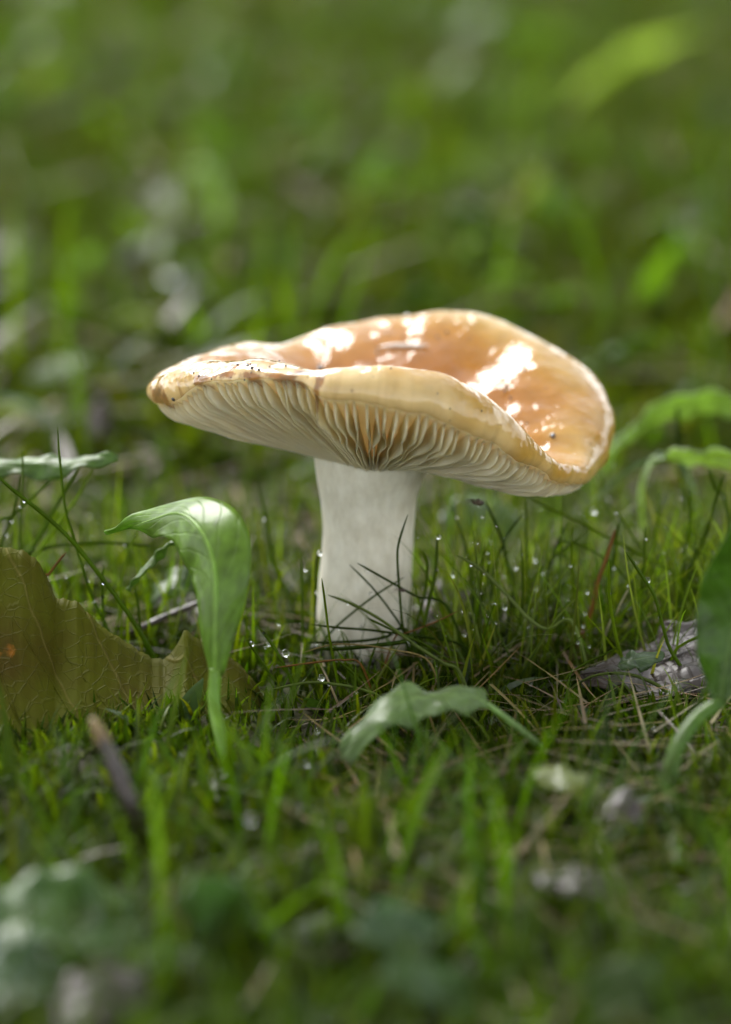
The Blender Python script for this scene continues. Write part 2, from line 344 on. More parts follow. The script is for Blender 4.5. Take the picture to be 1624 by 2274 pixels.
# small dents and waves of the skin
for i in range(NR):
    for j in range(3, SK.shape[1]):
        pp = Vector(SK[i, j]); k = min(1, (j-3)/8)
        SK[i, j, 2] += k*(.10*noise.noise(pp*.55)+.035*noise.noise(pp*1.7))*(1 if j < n1s else max(0, 1-(j-n1s+1)/n2s*1.1))
RJ = 1.04
JN = np.stack([AX[0]+RJ*np.cos(ang), AX[1]+RJ*np.sin(ang), np.full(NR, ZJ)], 1)
bul = np.interp(np.degrees(ang) % 360, [0, 60, 150, 190, 230, 270, 300, 330, 360], [.55, .4, .4, .35, .30, .25, .40, .6, .55])
dep = np.interp(np.degrees(ang) % 360, [0, 180, 200, 240, 262, 285, 310, 340, 360], [.26, .24, .30, .42, .50, .52, .36, .30, .26])
def ceiling(i, s):
    """roof of the gills at ring index i (float), s=0 margin .. 1 stem"""
    i0 = int(i) % NR; i1 = (i0+1) % NR; f = i-int(i)
    m = MA[i0]*(1-f)+MA[i1]*f; j = JN[i0]*(1-f)+JN[i1]*f; j = j+np.array([0, 0, .24]); b = bul[i0]
    c = j+(m-j)*.55; c[2] -= b-.15
    m = m+(j-m)*.012
    s = np.asarray(s)[:, None]
    return m*(1-s)**2+2*c*s*(1-s)+j*s*s
def gdepth(i, s):
    d = dep[int(i) % NR]; s = np.asarray(s)
    return d*np.clip(s/.10, 0, 1)**.55*(1-.35*s)+.04*np.clip(1-s/.1, 0, 1)
su = np.linspace(0, 1, n3s+1)[1:]
UN = np.stack([ceiling(i, su) for i in range(NR)])
AL = np.concatenate([SK, UN], 1); nv = AL.shape[1]
capm = mesh('cap', AL.reshape(-1, 3), grid_faces(NR, nv, True)[:, ::-1])
j = np.arange(nv)
rad = np.where(j < n1s, j/(n1s-1)*.86, .86+.14*np.clip((j-n1s+1)/n2s, 0, 1))
attr(capm, 'rad', np.tile(rad, NR)); turn = np.repeat(np.arange(NR)/NR, nv); attr(capm, 'turn', turn)
keyf = np.arange(NR)/NR*len(RIM)                     # position round the rim in RIM keys
stain = np.zeros((NR, nv))
def spot(k, jj, wk, wj, amp):
    dk = np.abs(keyf-k); dk = np.minimum(dk, len(RIM)-dk)
    stain[:] += amp*np.exp(-(dk[:, None]/wk)**2-((j[None]-jj)/wj)**2)*(j[None] < n1s+n2s+1)
JM = n1s+n2s-1
for k, jj, wk, wj, amp in [(.7, JM-2, .35, 5, 1.0), (.5, JM-8, .4, 4, .5), (2.1, JM-5, .35, 8, 1.05), (2.8, JM-10, .4, 6, .85), (3.5, JM-4, .3, 8, 1.0), (4.4, JM-5, .5, 9, 1.1), (4.9, n1s-2, .3, 3, .7), (2.4, n1s-9, .5, 2, .6), (3.4, n1s-7, .35, 2, .65), (3.0, n1s-4, .6, 3, .55), (1.6, n1s-6, .4, 3, .5),
                           (5.0, JM, .4, 2, .7), (5.62, JM-3, .10, 9, 1.0), (5.75, JM-10, .16, 4, .9), (5.5, n1s, .2, 4, .7), (5.9, n1s+1, .25, 3, .7), (10.7, n1s-2, .22, 2, .62), (11.3, n1s-2, .18, 2, .6),
                           (12.7, JM-2, .25, 3, .35), (14.0, JM-3, .4, 2, .45), (15, JM-2, .3, 2, .4), (23.2, n1s-5, .12, 9, .45), (22.6, 25, .3, 5, .4)]:
    spot(k, jj, wk, wj, amp)
attr(capm, 'stain', stain.ravel())
lobe = np.exp(-(np.minimum(np.abs(keyf-1.5), len(RIM)-np.abs(keyf-1.5))/3.0)**2)
attr(capm, 'streak', np.repeat(lobe, nv)*np.tile(np.clip((rad-.4)/.3, 0, 1), NR))
attr(capm, 'gap_shade', np.tile(np.where(j >= n1s+n2s, 1.0, 0.0), NR))  # gill roof takes the full painted gap shade
mush = thing('mushroom', (0, 0, 0), 'wet orange-brown mushroom with wavy upturned cap on a thick white stem', 'mushroom')
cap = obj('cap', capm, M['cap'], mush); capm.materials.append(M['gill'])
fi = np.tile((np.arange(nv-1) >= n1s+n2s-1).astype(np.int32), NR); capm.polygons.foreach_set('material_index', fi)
# gills
seglen = np.linalg.norm(np.roll(MA, -1, 0)-MA, axis=1); cum = np.concatenate([[0], np.cumsum(seglen)])
NG = 146; ns = 18
for gi in range(NG):
    d = (gi+.5+random.uniform(-.22, .22))/NG*cum[-1]
    i = float(np.interp(d, cum, np.arange(NR+1)))
    s = np.linspace(0, 1, ns)**1.25
    top = ceiling(i, s)+np.array([0, 0, .05]); top[0] += (top[1]-top[0])*.05
    mj = top[-1]-top[0]; tan = np.array([-mj[1], mj[0], 0]); tan /= np.linalg.norm(tan)
    ph, am = random.uniform(0, 6.28), random.uniform(.3, 1.0)
    wave = (np.sin(s*7+ph)*.045+np.sin(s*17+ph*2)*.028)*am*np.clip((1-s)*1.6, .1, 1)
    dp = gdepth(i, s)*(random.uniform(.92, 1.08)+.09*np.sin(s*13+ph)*(1-s))
    th0 = (.044*(1-s)+.018)
    rows = []
    for r_, (fd, ft, fw) in enumerate([(0, 1.35, .3), (.3, .95, .7), (.65, .8, 1.0), (.92, .62, 1.35), (1.0, .30, 1.5)]):
        base = top.copy(); base[:, 2] -= dp*fd
        base += tan*(wave*fw)[:, None]
        rows.append((base+tan*(th0*ft)[:, None]*.5, base-tan*(th0*ft)[:, None]*.5, np.full(ns, 1-fd)))
    loop = [r[0] for r in rows]+[r[1] for r in rows[::-1]]
    V = np.stack(loop, 1).reshape(-1, 3); k = len(loop)
    fs = grid_faces(ns, k).tolist()+[list(range(k))[::-1], [(ns-1)*k+x for x in range(k)]]
    gm = mesh('gill', V, fs)
    attr(gm, 'gap_shade', np.stack([r[2] for r in rows]+[r[2] for r in rows[::-1]], 1).ravel())
    kf = i/NR*len(RIM)
    sv = (random.choice([0, 0, 0, 0, 0, .5]) if 2 < kf < 6 else 0)*np.exp(-((s-random.uniform(0, .3))/.12)**2)
    if abs(kf-5.6) < .25: sv = np.maximum(sv, 1.0*np.exp(-(s/.12)**2))
    attr(gm, 'stain', np.repeat(sv, k))
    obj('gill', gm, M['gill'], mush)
# stem
zs = np.linspace(-.7, ZJ+.45, 46); ths = np.linspace(0, 2*np.pi, 72, endpoint=False)
def stem_lr(z):
    lft = np.interp(z, [-.7, .3, 1.2, 2.4, 3.4, ZJ-.35, ZJ+.5], [702, 702, 705, 715, 717, 710, 690])
    rgt = np.interp(z, [-.7, .3, 1.2, 2.4, 3.4, ZJ-.35, ZJ+.5], [920, 922, 917, 913, 919, 944, 968])
    return lft, rgt
zk = np.linspace(-.7, ZJ+.5, 9)
V = []
for z in zs:
    lk, rk = stem_lr(zk); L = np.interp(z, zk, np.convolve(np.pad(lk, 1, 'edge'), [.2, .6, .2], 'valid')); R = np.interp(z, zk, np.convolve(np.pad(rk, 1, 'edge'), [.2, .6, .2], 'valid'))
    c = at((L+R)/2, 1300, 0).x; r = (R-L)/2*.00972
    for t in ths:
        n_ = noise.noise(Vector((math.cos(t)*1.2, math.sin(t)*1.2, z*.6)))*.075+noise.noise(Vector((math.cos(t)*4, math.sin(t)*4, z*1.6)))*.006
        V.append((c+(r+n_)*math.cos(t), (r*.97+n_)*math.sin(t), z))
sf = grid_faces(len(zs), 72).tolist()+[[k*72+71, (k+1)*72+71, (k+1)*72, k*72] for k in range(len(zs)-1)]
obj('stem', mesh('stem', V, sf), M['stem'], mush)

bv = BVHTree.FromPolygons([Vector(v) for v in AL.reshape(-1, 3)], grid_faces(NR, nv, True).tolist())
def on_cap(u, v):
    d = ray(u, v).normalized(); h = bv.ray_cast(CAM, d)
    if h[0] is None: return None
    n = h[1]; n = n if n.dot(d) < 0 else -n
    return h[0], n
def lump(seed, r, squash=.7):
    bm = bmesh.new(); bmesh.ops.create_icosphere(bm, subdivisions=2, radius=1)
    for v_ in bm.verts:
        k = 1+.45*noise.noise(v_.co*1.6+Vector((seed*3.1, seed, 0))); v_.co *= k; v_.co.z *= squash; v_.co *= r*S
    m = bpy.data.meshes.new('soil_crumb'); bm.to_mesh(m); bm.free(); return m
crumbs = [(712, 818, .075, 'black ragged soil crumb perched on the front cap rim beside the scar'),
          (386, 886, .045, 'black speck stuck in the brown stain at the pointed cap tip'),
          (1228, 968, .06, 'dark oblong crumb on the gloss of the lower cap margin'),
          (992, 738, .035, None), (972, 748, .03, None), (838, 783, .035, None), (1166, 820, .035, None), (1126, 858, .04, None), (1122, 868, .03, None),
          (1134, 884, .03, None), (720, 800, .03, None), (862, 742, .02, None), (1100, 845, .018, None), (430, 828, .025, None), (445, 798, .025, None),
          (560, 818, .04, None), (575, 822, .035, None), (550, 812, .03, None), (895, 748, .022, None), (1215, 760, .03, None), (470, 842, .02, None), (905, 702, .05, 'pale wet crumb on the highest back edge of the cap')]
crumbs += [(random.uniform(430, 700), random.uniform(790, 850), random.uniform(.012, .028), None) for _ in range(14)]+[(random.uniform(760, 1280), random.uniform(715, 960), random.uniform(.010, .022), None) for _ in range(16)]
for k, (u, v, r, lab) in enumerate(crumbs):
    h = on_cap(u, v) or on_cap(u, v+8)
    if not h: continue
    o = obj('soil_crumb', lump(k, r), M['sliver'] if lab and 'pale' in lab else M['crumb'])
    o.location = (h[0]+h[1]*r*.3)*S; o.rotation_euler = (h[1]).to_track_quat('Z', 'Y').to_euler()
    tag(o, lab or 'tiny dark soil speck stuck to the wet orange cap', 'soil crumb', None if lab else 'soil specks scattered on the cap')
for k, (u, v, Y, r) in enumerate([(828, 1468, -1.35, .10), (806, 1474, -1.4, .07), (700, 1440, -1.0, .12), (712, 1452, -1.15, .08), (922, 1428, -.9, .11), (905, 1448, -1.2, .07), (860, 1470, -1.35, .06), (738, 1462, -1.3, .06)]):
    p = at(u, v, Y); o = obj('soil_crumb', lump(40+k, r, .8), M['crumb']); o.location = p*S
    tag(o, 'black soil lump pressed against the foot of the white stem', 'soil crumb', 'soil lumps round the stem foot')
h1, h2 = on_cap(842, 774), on_cap(952, 771)
if h1 and h2:
    a1, a2 = h1[0]+h1[1]*.05, h2[0]+h2[1]*.05; mid = (a1+a2)/2
    V, f = tube([a1, a1.lerp(a2, .35)+Vector((0, 0, .03)), a1.lerp(a2, .7), a2], [.012, .05, .045, .012], 8, 14)
    tag(obj('plant_sliver', mesh('plant_sliver', V, f), M['sliver']), 'slim white plant sliver lying in the bowl of the cap', 'plant sliver')

# ------------------------------------------------------------------ leaves
def leaf_mesh(P, W, across, cup=.25, wave=.06, nu=34, nw=11, tintc=(.09, .16, .035), serr=0.0, lob=None, seed=0):
    C = catmull(P, nu); T = np.gradient(C, axis=0); T /= np.linalg.norm(T, axis=1)[:, None]
    A = np.asarray(across, float)
    A = np.repeat(A[None], nu, 0) if A.ndim == 1 else catmull(A, nu)
    A = A-(A*T).sum(1)[:, None]*T; A /= np.linalg.norm(A, axis=1)[:, None]
    Nn = np.cross(A, T)
    t = np.linspace(0, 1, nu); Wd = np.interp(t, np.linspace(0, 1, len(W)), W)
    Wd = np.convolve(np.pad(Wd, 2, 'edge'), np.ones(5)/5, 'valid'); Wd[0] = W[0]; Wd[-1] = W[-1]
    if serr: Wd = Wd*(1+serr*np.sin(t*40+seed))
    x = np.linspace(-1, 1, nw)
    V = C[:, None]+A[:, None]*(Wd[:, None]*x[None])[..., None]
    z = cup*Wd[:, None]*np.abs(x)[None]**1.5+wave*np.sin(t[:, None]*15+x[None]*2+seed)*np.abs(x)[None]+wave*.6*np.sin(t[:, None]*31+seed*2-3*x[None])*x[None]**2
    V = V+Nn[:, None]*z[..., None]
    m = mesh('lamina', V.reshape(-1, 3), grid_faces(nu, nw))
    attr(m, 'along', np.repeat(t, nw)); attr(m, 'across', np.tile(x, nu))
    c = np.asarray(tintc)[None]*(1+.12*rng.standard_normal((nu*nw, 1)))
    attr(m, 'tint', c, 'FLOAT_COLOR'); return m, C
def tinted(V, f, name, c):
    m = mesh(name, V, f); attr(m, 'tint', np.repeat(np.asarray(c)[None], len(V), 0), 'FLOAT_COLOR')
    attr(m, 'along', np.zeros(len(V))); attr(m, 'across', np.ones(len(V))*.5); return m
def leaf(label, P, W, across, petiole=None, pr=.09, name='broad_leaf', cat='leaf', group=None, mid=True, thick=.035, mat='leaf', **kw):
    P = [Vector(p) for p in P]
    t = thing(name, P[0], label, cat, group)
    m, C = leaf_mesh(P, W, across, **kw)
    o = obj('lamina', m, M[mat], t); sd = o.modifiers.new('thickness', 'SOLIDIFY'); sd.thickness = thick*S; sd.offset = 0
    tc = np.asarray(kw.get('tintc', (.09, .16, .035)))
    if mid:
        V, f = tube(C[:-3], [pr*.5, pr*.35, pr*.12], 6); obj('midrib', tinted(V, f, 'midrib', tc*1.5+.02), M[mat], t)
    if petiole:
        V, f = tube([Vector(p) for p in petiole]+[P[0], P[0].lerp(P[1], .15)], [pr*1.25, pr, pr*.9], 8, 20); obj('petiole', tinted(V, f, 'petiole', tc*1.35+.015), M[mat], t)
    return t
X = (1, 0, 0)
# the arching leaf left of the stem
leaf('bright green leaf arching over on a long stalk beside the white stem',
     [at(478, 1500, -7.0), at(478, 1400, -6.9), at(480, 1300, -6.7), at(470, 1228, -6.3), at(440, 1170, -5.7), at(395, 1140, -4.9), at(335, 1156, -4.0), at(285, 1172, -3.3), at(238, 1186, -2.7)],
     [.12, .34, .58, .74, .78, .66, .44, .28, .18, .03], [(.95, -.35, .05), (.9, -.45, .15), (.8, -.4, .45), (.55, -.6, .55), (.35, -.85, .2)],
     petiole=[gnd(536, 1800), at(522, 1750, -8.3), at(497, 1660, -7.8), at(476, 1570, -7.2)], pr=.13, cup=-.42, wave=.05, tintc=(.21, .36, .045), seed=1, nu=44, nw=15)
leaf('narrow glossy leaf lying level above the olive fallen leaf',
     [at(-60, 1040, 1.2), at(0, 1030, 1.0), at(70, 1030, .8), at(130, 1030, .6), at(200, 1020, .4), at(262, 1016, .3)],
     [.25, .32, .30, .33, .2, .03], (.1, 1, .55), petiole=[gnd(-140, 1330)+Vector((-.6, 0, 0)), at(-120, 1200, .8), at(-90, 1090, 1.0)], cup=.4, wave=.09, tintc=(0.135, 0.237, 0.045), seed=2)
leaf('pale glossy curled leaf before the mushroom foot on a thin slanting stalk',
     [at(1085, 1566, -7.8), at(1040, 1545, -7.9), at(960, 1548, -8.0), at(890, 1560, -8.2), at(820, 1605, -8.5), at(765, 1690, -9.0)],
     [.05, .36, .50, .52, .42, .10], [(0, .9, .38), (-.1, .9, .32), (-.5, .7, .3)],
     petiole=[gnd(1245, 1705), at(1180, 1640, -8.0), at(1125, 1595, -7.9)], pr=.06, cup=-.25, wave=.12, tintc=(.24, .36, .12), seed=4)
leaf('large dark green leaf on an upright stalk at the fringe of the wet brown leaf',
     [at(1600, 1560, -9.4), at(1615, 1470, -9.3), at(1635, 1370, -9.2), at(1650, 1270, -9.2), at(1650, 1150, -9.6)],
     [.12, .55, .75, .72, .08], (.9, -.35, .1), petiole=[gnd(1512, 1940), at(1490, 1800, -11.0), at(1497, 1680, -10.3), at(1545, 1600, -9.7)], pr=.15, cup=.3, wave=.06, tintc=(0.095, 0.188, 0.020), seed=5)
leaf('long pale leaf arching behind the drooping cap edge',
     [at(1370, 985, 10.5), at(1430, 930, 10.2), at(1500, 893, 10), at(1580, 885, 9.8), at(1660, 905, 9.5)], [.18, .62, .78, .66, .25], (.1, -.8, .6),
     petiole=[gnd(1340, 1060)+Vector((0, 0, 0)), at(1350, 1010, 10.8)], cup=-.2, tintc=(.42, .54, .28), seed=6)
leaf('flat pale leaf over the fine grass at the side of the drooping cap margin',
     [at(1450, 1022, 5.0), at(1510, 1008, 4.8), at(1580, 1010, 4.6), at(1680, 1020, 4.4)], [.05, .40, .52, .36], (.1, -.8, .55),
     petiole=[gnd(1420, 1240)+Vector((.2, .0, 0)), at(1425, 1090, 5.0)], cup=-.2, tintc=(.44, .54, .32), seed=7, pr=.06)
leaf('thin bluish grass leaf arching down beside the lowest cap corner',
     [at(1470, 1008, 5.5), at(1410, 1035, 5.0), at(1360, 1072, 4.6), at(1322, 1112, 4.2)], [.10, .13, .11, .02], (.2, -.8, .6),
     petiole=[gnd(1560, 1250), at(1545, 1110, 5.6), at(1515, 1030, 5.7)], cup=.1, wave=.0, tintc=(0.162, 0.250, 0.130), seed=8, pr=.05, cat='grass blade', name='grass_leaf')
leaf('small bent green leaf folded low behind the arching leaf stalk',
     [at(405, 1188, -1.5), at(365, 1215, -1.6), at(320, 1260, -1.8), at(282, 1310, -2.0)], [.05, .26, .3, .04], (.5, -.4, .7), petiole=[gnd(470, 1330), at(440, 1210, -1.5)], pr=.05, tintc=(0.135, 0.225, 0.040), seed=9)
leaf('rounded low leaf on the moss between twig and mushroom',
     [at(330, 1345, 1.5), at(360, 1310, 1.8), at(400, 1288, 2.0), at(445, 1290, 2.2)], [.1, .45, .45, .05], (.3, .6, .3), pr=.05, tintc=(0.121, 0.213, 0.060), seed=10)
leaf('pale wet leaf lying low behind stem and drooping cap',
     [at(985, 1160, 6.5), at(1040, 1140, 7), at(1100, 1150, 7.2), at(1180, 1165, 7.6)], [.1, .5, .55, .08], (.2, .7, .7), pr=.05, tintc=(0.176, 0.263, 0.100), seed=11)
leaf('yellow green curled leaf with a brown edge lying in the foreground turf',
     [gnd(1180, 1710, 1.0), gnd(1240, 1722, 1.1), gnd(1310, 1748, 1.0), gnd(1390, 1795, .6)], [.1, .36, .4, .05], (.3, .8, .25), pr=.06, tintc=(0.176, 0.225, 0.025), seed=12)
leaf('wet dark rolled leaf beside the yellow green curled leaf', [gnd(1320, 1820, .5), gnd(1350, 1790, .8), gnd(1400, 1790, .8), gnd(1440, 1830, .4)], [.1, .4, .4, .1], (.4, .8, .5), pr=.05, mid=False, mat='deadleaf', seed=13)
for k, (lab, pts, Wd, ac, tc) in enumerate([
        ('broad matt leaf spread low at the front below the brown stalk', [(-40, 2080, 2.6), (80, 2040, 3.0), (230, 2050, 2.8), (400, 2110, 1.9)], [.4, .95, .9, .1], (.2, .9, .3), (.07, .135, .035)),
        ('shiny leaf lying flat over the grey dead leaf catching white light', [(-60, 2200, 1.2), (40, 2180, 1.4), (130, 2190, 1.3), (260, 2230, .9)], [.5, .8, .7, .08], (.1, .9, .22), (.08, .13, .075)),
        ('leaf with drooping tip crossing behind the pale yellow stalk', [(395, 1985, 2.2), (450, 2000, 2.4), (500, 2060, 2.0), (525, 2140, 1.2)], [.1, .6, .62, .08], (.8, .5, .4), (.10, .17, .06)),
        ('strap leaf pointing at the pale yellow stalk foot', [(150, 2090, 2.0), (280, 2110, 1.9), (400, 2140, 1.5), (500, 2170, 1.1)], [.25, .4, .4, .06], (.0, .9, .3), (.10, .17, .05)),
        ('folded dull leaf low in the front turf without any stalk near', [(800, 2080, 1.6), (860, 2075, 1.8), (930, 2110, 1.5), (1000, 2180, .9)], [.1, .6, .6, .1], (.4, .85, .25), (.09, .15, .07)),
        ('drooping leaf under the folded dull leaf', [(850, 2170, 1.2), (930, 2180, 1.3), (1010, 2220, 1.0), (1080, 2290, .6)], [.1, .4, .4, .1], (.4, .85, .25), (.08, .14, .05)),
        ('dark low leaf in the turf away from the dead stalks', [(1290, 2200, 1.0), (1390, 2190, 1.2), (1480, 2215, 1.1), (1560, 2260, .7)], [.1, .5, .5, .1], (.2, .7, .5), (.06, .10, .02))]):
    Y0 = np.mean([gnd(u, v, .9).y for u, v, z in pts])
    leaf(lab, [at(u, v, Y0+.4*i_) for i_, (u, v, z) in enumerate(pts)], Wd, ac, pr=.07, tintc=tuple(np.array(tc)*1.5), seed=20+k, cup=-.2, wave=.12)
# leaves far behind on the lawn
bgl = [('long bright leaf arching highest over the far lawn', [(1250, 250, .5), (1330, 160, 5.0), (1420, 105, 6.2), (1560, 65, 5.4)], [.3, .75, .8, .1]),
       ('pale broad leaf beside the longest arching leaf', [(1110, 60, 3.5), (1180, 75, 3.5), (1240, 75, 3.3), (1280, 90, 3)], [.3, 1.1, 1.1, .3]),
       ('upright pale leaf with drooped point standing alone on the lawn', [(480, 520, .3), (475, 440, 3.4), (450, 390, 4.2), (415, 372, 4.0)], [.2, .9, .95, .2]),
       ('small pale leaf alone in mid lawn', [(610, 285, 1.2), (650, 255, 2.0), (690, 250, 2.0), (730, 270, 1.4)], [.2, .9, .9, .2]),
       ('greyish leaf next to a small pale leaf on the far lawn', [(870, 245, 1.5), (930, 215, 2.2), (970, 210, 2.2), (1005, 235, 1.5)], [.2, .9, .9, .2]),
       ('dull leaf tilted beside the greyish leaf', [(1010, 215, 1.2), (1060, 190, 2.0), (1100, 185, 2.0), (1135, 210, 1.2)], [.2, .8, .8, .2]),
       ('dark olive leaf lying behind the highest cap rim', [(600, 400, 1.0), (660, 380, 1.6), (720, 375, 1.6), (770, 390, 1.1)], [.2, .7, .7, .2]),
       ('yellow green leaf pair standing behind the cap bowl', [(960, 560, .5), (990, 500, 2.2), (1040, 480, 2.6), (1110, 485, 2.0)], [.3, .9, .9, .2]),
       ('yellow green round leaf glowing low behind the cap', [(560, 575, 1.0), (610, 560, 1.4), (650, 560, 1.4), (690, 580, 1.0)], [.2, .6, .6, .2]),
       ('pale speckled leaf behind the highest cap shoulder', [(1190, 700, 1.5), (1220, 670, 2.0), (1260, 650, 2.0), (1290, 655, 1.5)], [.2, .5, .5, .1]),
       ('yellow green leaf standing clear of the drooping cap shoulder', [(1300, 830, 1.0), (1340, 795, 2.0), (1390, 765, 2.4), (1440, 745, 2.4)], [.15, .5, .5, .1]),
       ('pale leaf resting by orange litter beyond the cap', [(1070, 640, 1.2), (1110, 615, 1.8), (1160, 610, 1.8), (1200, 630, 1.2)], [.2, .6, .6, .2]),
       ('upturned pale leaf beyond the cap bowl', [(1010, 600, .8), (1030, 565, 1.8), (1050, 535, 2.2), (1075, 520, 2.2)], [.2, .5, .5, .1]),
       ('round pale leaf at the far open side of the lawn', [(1500, 360, 1.0), (1530, 340, 1.6), (1560, 330, 1.6), (1590, 345, 1.0)], [.3, .8, .8, .3]),
       ('dull pale leaf mid lawn near the far open side', [(1090, 410, 1.0), (1130, 390, 1.6), (1160, 385, 1.6), (1200, 400, 1.0)], [.3, .8, .8, .3]),
       ('pale low leaf on the lawn behind the pointed cap tip', [(245, 720, 1.0), (290, 705, 1.5), (340, 705, 1.5), (385, 730, .8)], [.15, .55, .55, .1]),
       ('white shining leaf at the edge of the brown litter', [(-30, 930, 1.0), (10, 915, 1.4), (40, 915, 1.3), (65, 930, .8)], [.15, .45, .45, .1]),
       ('bluish leaf set far back in the lawn', [(480, 160, 1.5), (520, 140, 2.0), (560, 135, 2.0), (590, 150, 1.5)], [.3, .9, .9, .3]),
       ('pale leaf far back against the dark shrub shade', [(-30, 230, 1.5), (0, 210, 2.5), (20, 200, 2.5), (40, 250, 1.2)], [.3, .9, .9, .3]),
       ('bluish leaf low behind the cap bowl', [(770, 440, 1.0), (810, 420, 1.6), (840, 410, 1.6), (870, 425, 1.0)], [.2, .7, .7, .2]),
       ('sharp lit leaf tip peeping over the top cap edge', [(880, 680, 1.0), (930, 655, 1.8), (970, 650, 1.8), (1015, 680, .8)], [.2, .5, .5, .1])]
pal = [(.26, .34, .20), (.17, .25, .12), (.18, .27, .14), (.14, .21, .11), (.15, .19, .11), (.11, .17, .07), (.05, .085, .006), (.10, .19, .012), (.10, .20, .012), (.15, .22, .09),
       (.10, .20, .015), (.15, .22, .10), (.15, .22, .09), (.16, .2, .12), (.13, .18, .09), (.17, .22, .14), (.2, .24, .17), (.12, .17, .12), (.13, .2, .09), (.12, .18, .09), (.10, .20, .01)]
for k, ((lab, pts, Wd), tc) in enumerate(zip(bgl, pal)):
    tc = tuple(np.array(tc)*((1.35, 1.3, 1.15) if tc[2] < .05 else (2.6, 2.3, 2.0)))
    lo = max(pts, key=lambda q_: q_[1]); Y0 = gnd(lo[0], lo[1]+14, .4).y
    leaf(lab, [at(u, v, Y0-.35*i_) for i_, (u, v, z) in enumerate(pts)], Wd, (.3*math.sin(k*2.1), -.8, .5), pr=.09, tintc=tc, seed=40+k, cup=-.15, wave=.1, nu=20, nw=7,
         group='leaves standing on the lawn behind the mushroom')

# olive fallen leaf with a lobed edge
edge = [(-160, 1240), (-90, 1205), (-40, 1208), (0, 1214), (50, 1222), (78, 1240), (95, 1264), (108, 1292), (122, 1328), (140, 1330), (170, 1336), (195, 1362), (230, 1396), (270, 1420), (310, 1447), (340, 1463), (362, 1465),
        (382, 1452), (398, 1425), (412, 1398), (428, 1412), (455, 1432), (480, 1448), (515, 1462), (545, 1490), (572, 1525), (600, 1575), (640, 1640)]
eu = np.array([e[0] for e in edge], float); ev = np.array([e[1] for e in edge], float)
uu = np.linspace(-160, 640, 150); top = np.interp(uu, eu, ev)
top = top+1.6*np.sin(uu*.21)+1.2*np.sin(uu*.47+1)
V, al_, ac_ = [], [], []; nh = 22
for i, u in enumerate(uu):
    for k in range(nh):
        f = k/(nh-1); v = 1735+(top[i]-1735)*f
        Y = -7.2+4.1*f**.8+.20*math.sin(u*.013+f*2)+.03*math.sin(u*.04-f*5)
        p = at(u, v, Y); 
        V.append(p); al_.append((u+160)/800); ac_.append(f)
m = mesh('lamina', V, grid_faces(150, nh)); attr(m, 'along', al_); attr(m, 'across', ac_)
ok = thing('fallen_leaf', V[0], 'large olive green fallen leaf with lobed edge and brown spots, propped upright', 'fallen leaf')
o = obj('lamina', m, M['oak'], ok); sd = o.modifiers.new('thickness', 'SOLIDIFY'); sd.thickness = .03*S; sd.offset = 0
for (u0, v0, u1, v1) in [(40, 1600, -60, 1330), (190, 1640, 30, 1370), (330, 1680, 130, 1440), (450, 1690, 415, 1420)]:
    P = []
    for f in np.linspace(0, 1, 8):
        u, v = u0+(u1-u0)*f, v0+(v1-v0)*f; tt = float(np.interp(u, uu, top)); ff = (v-1735)/(tt-1735)
        P.append(at(u, v, -7.2+4.1*max(ff, 0)**.8+.20*math.sin(u*.013+ff*2)+.03*math.sin(u*.04-ff*5)-.02))
    Vv, f = tube(P, [.03, .02, .008], 6); obj('vein', mesh('vein', Vv, f), M['oak'], ok)

# wet dead leaf on the right with a little green leaf on it
def crumpled(name, label, pts, W, across, seed):
    t = thing(name, pts[0], label, 'dead leaf'); m, C = leaf_mesh(pts, W, across, cup=.12, wave=.10, nu=44, nw=17, seed=seed, serr=.10)
    for v_ in m.vertices:
        k = Vector(v_.co)/S; v_.co.z += S*(.16*noise.noise(k*1.1+Vector((seed, 0, 0)))+.07*noise.noise(k*3.2))
    o = obj('lamina', m, M['deadleaf'], t); sd = o.modifiers.new('thickness', 'SOLIDIFY'); sd.thickness = .03*S; sd.offset = 0
    V, f = tube(C+np.array([0, 0, .05]), [.05, .03, .015], 6); obj('midrib', mesh('midrib', V, f), M['bark'], t)
crumpled('dead_leaf', 'wet blackish brown dead leaf shining on the ground at the grass edge', [gnd(1290, 1500, .5), gnd(1380, 1488, .6), gnd(1470, 1472, .75), gnd(1560, 1440, .9), gnd(1640, 1420, .8)], [.1, .8, 1.25, 1.15, .3], (.15, 1, .25), 3)
crumpled('dead_leaf', 'dark dead leaf tucked between moss and the upright twig', [gnd(330, 1350, .3), gnd(390, 1345, .45), gnd(440, 1340, .45), gnd(500, 1345, .3)], [.1, .6, .65, .1], (.1, 1, .2), 8)
crumpled('dead_leaf', 'small grey dead leaf lying on the lawn under the pointed cap tip', [gnd(170, 960, .4), gnd(200, 945, .8), gnd(240, 940, .8), gnd(280, 950, .4)], [.1, .6, .65, .1], (.1, 1, .3), 5)
crumpled('dead_leaf', 'dark dead leaf lying in shade close behind the stem foot', [gnd(920, 1350, .4), gnd(960, 1345, .6), gnd(1010, 1335, .6), gnd(1060, 1345, .3)], [.1, .6, .65, .1], (.1, 1, .3), 6)
crumpled('dead_leaf', 'long brown dead leaf flat in the blurred front turf', [gnd(1180, 1960, .6), gnd(1240, 1955, .8), gnd(1310, 1960, .8), gnd(1370, 1985, .4)], [.1, .35, .4, .1], (.1, 1, .3), 9)
crumpled('dead_leaf', 'grey dead leaf beneath the shiny front leaf', [gnd(80, 2240, .4), gnd(160, 2215, .8), gnd(260, 2210, .8), gnd(360, 2190, .4)], [.2, .7, .7, .1], (.1, 1, .3), 12)
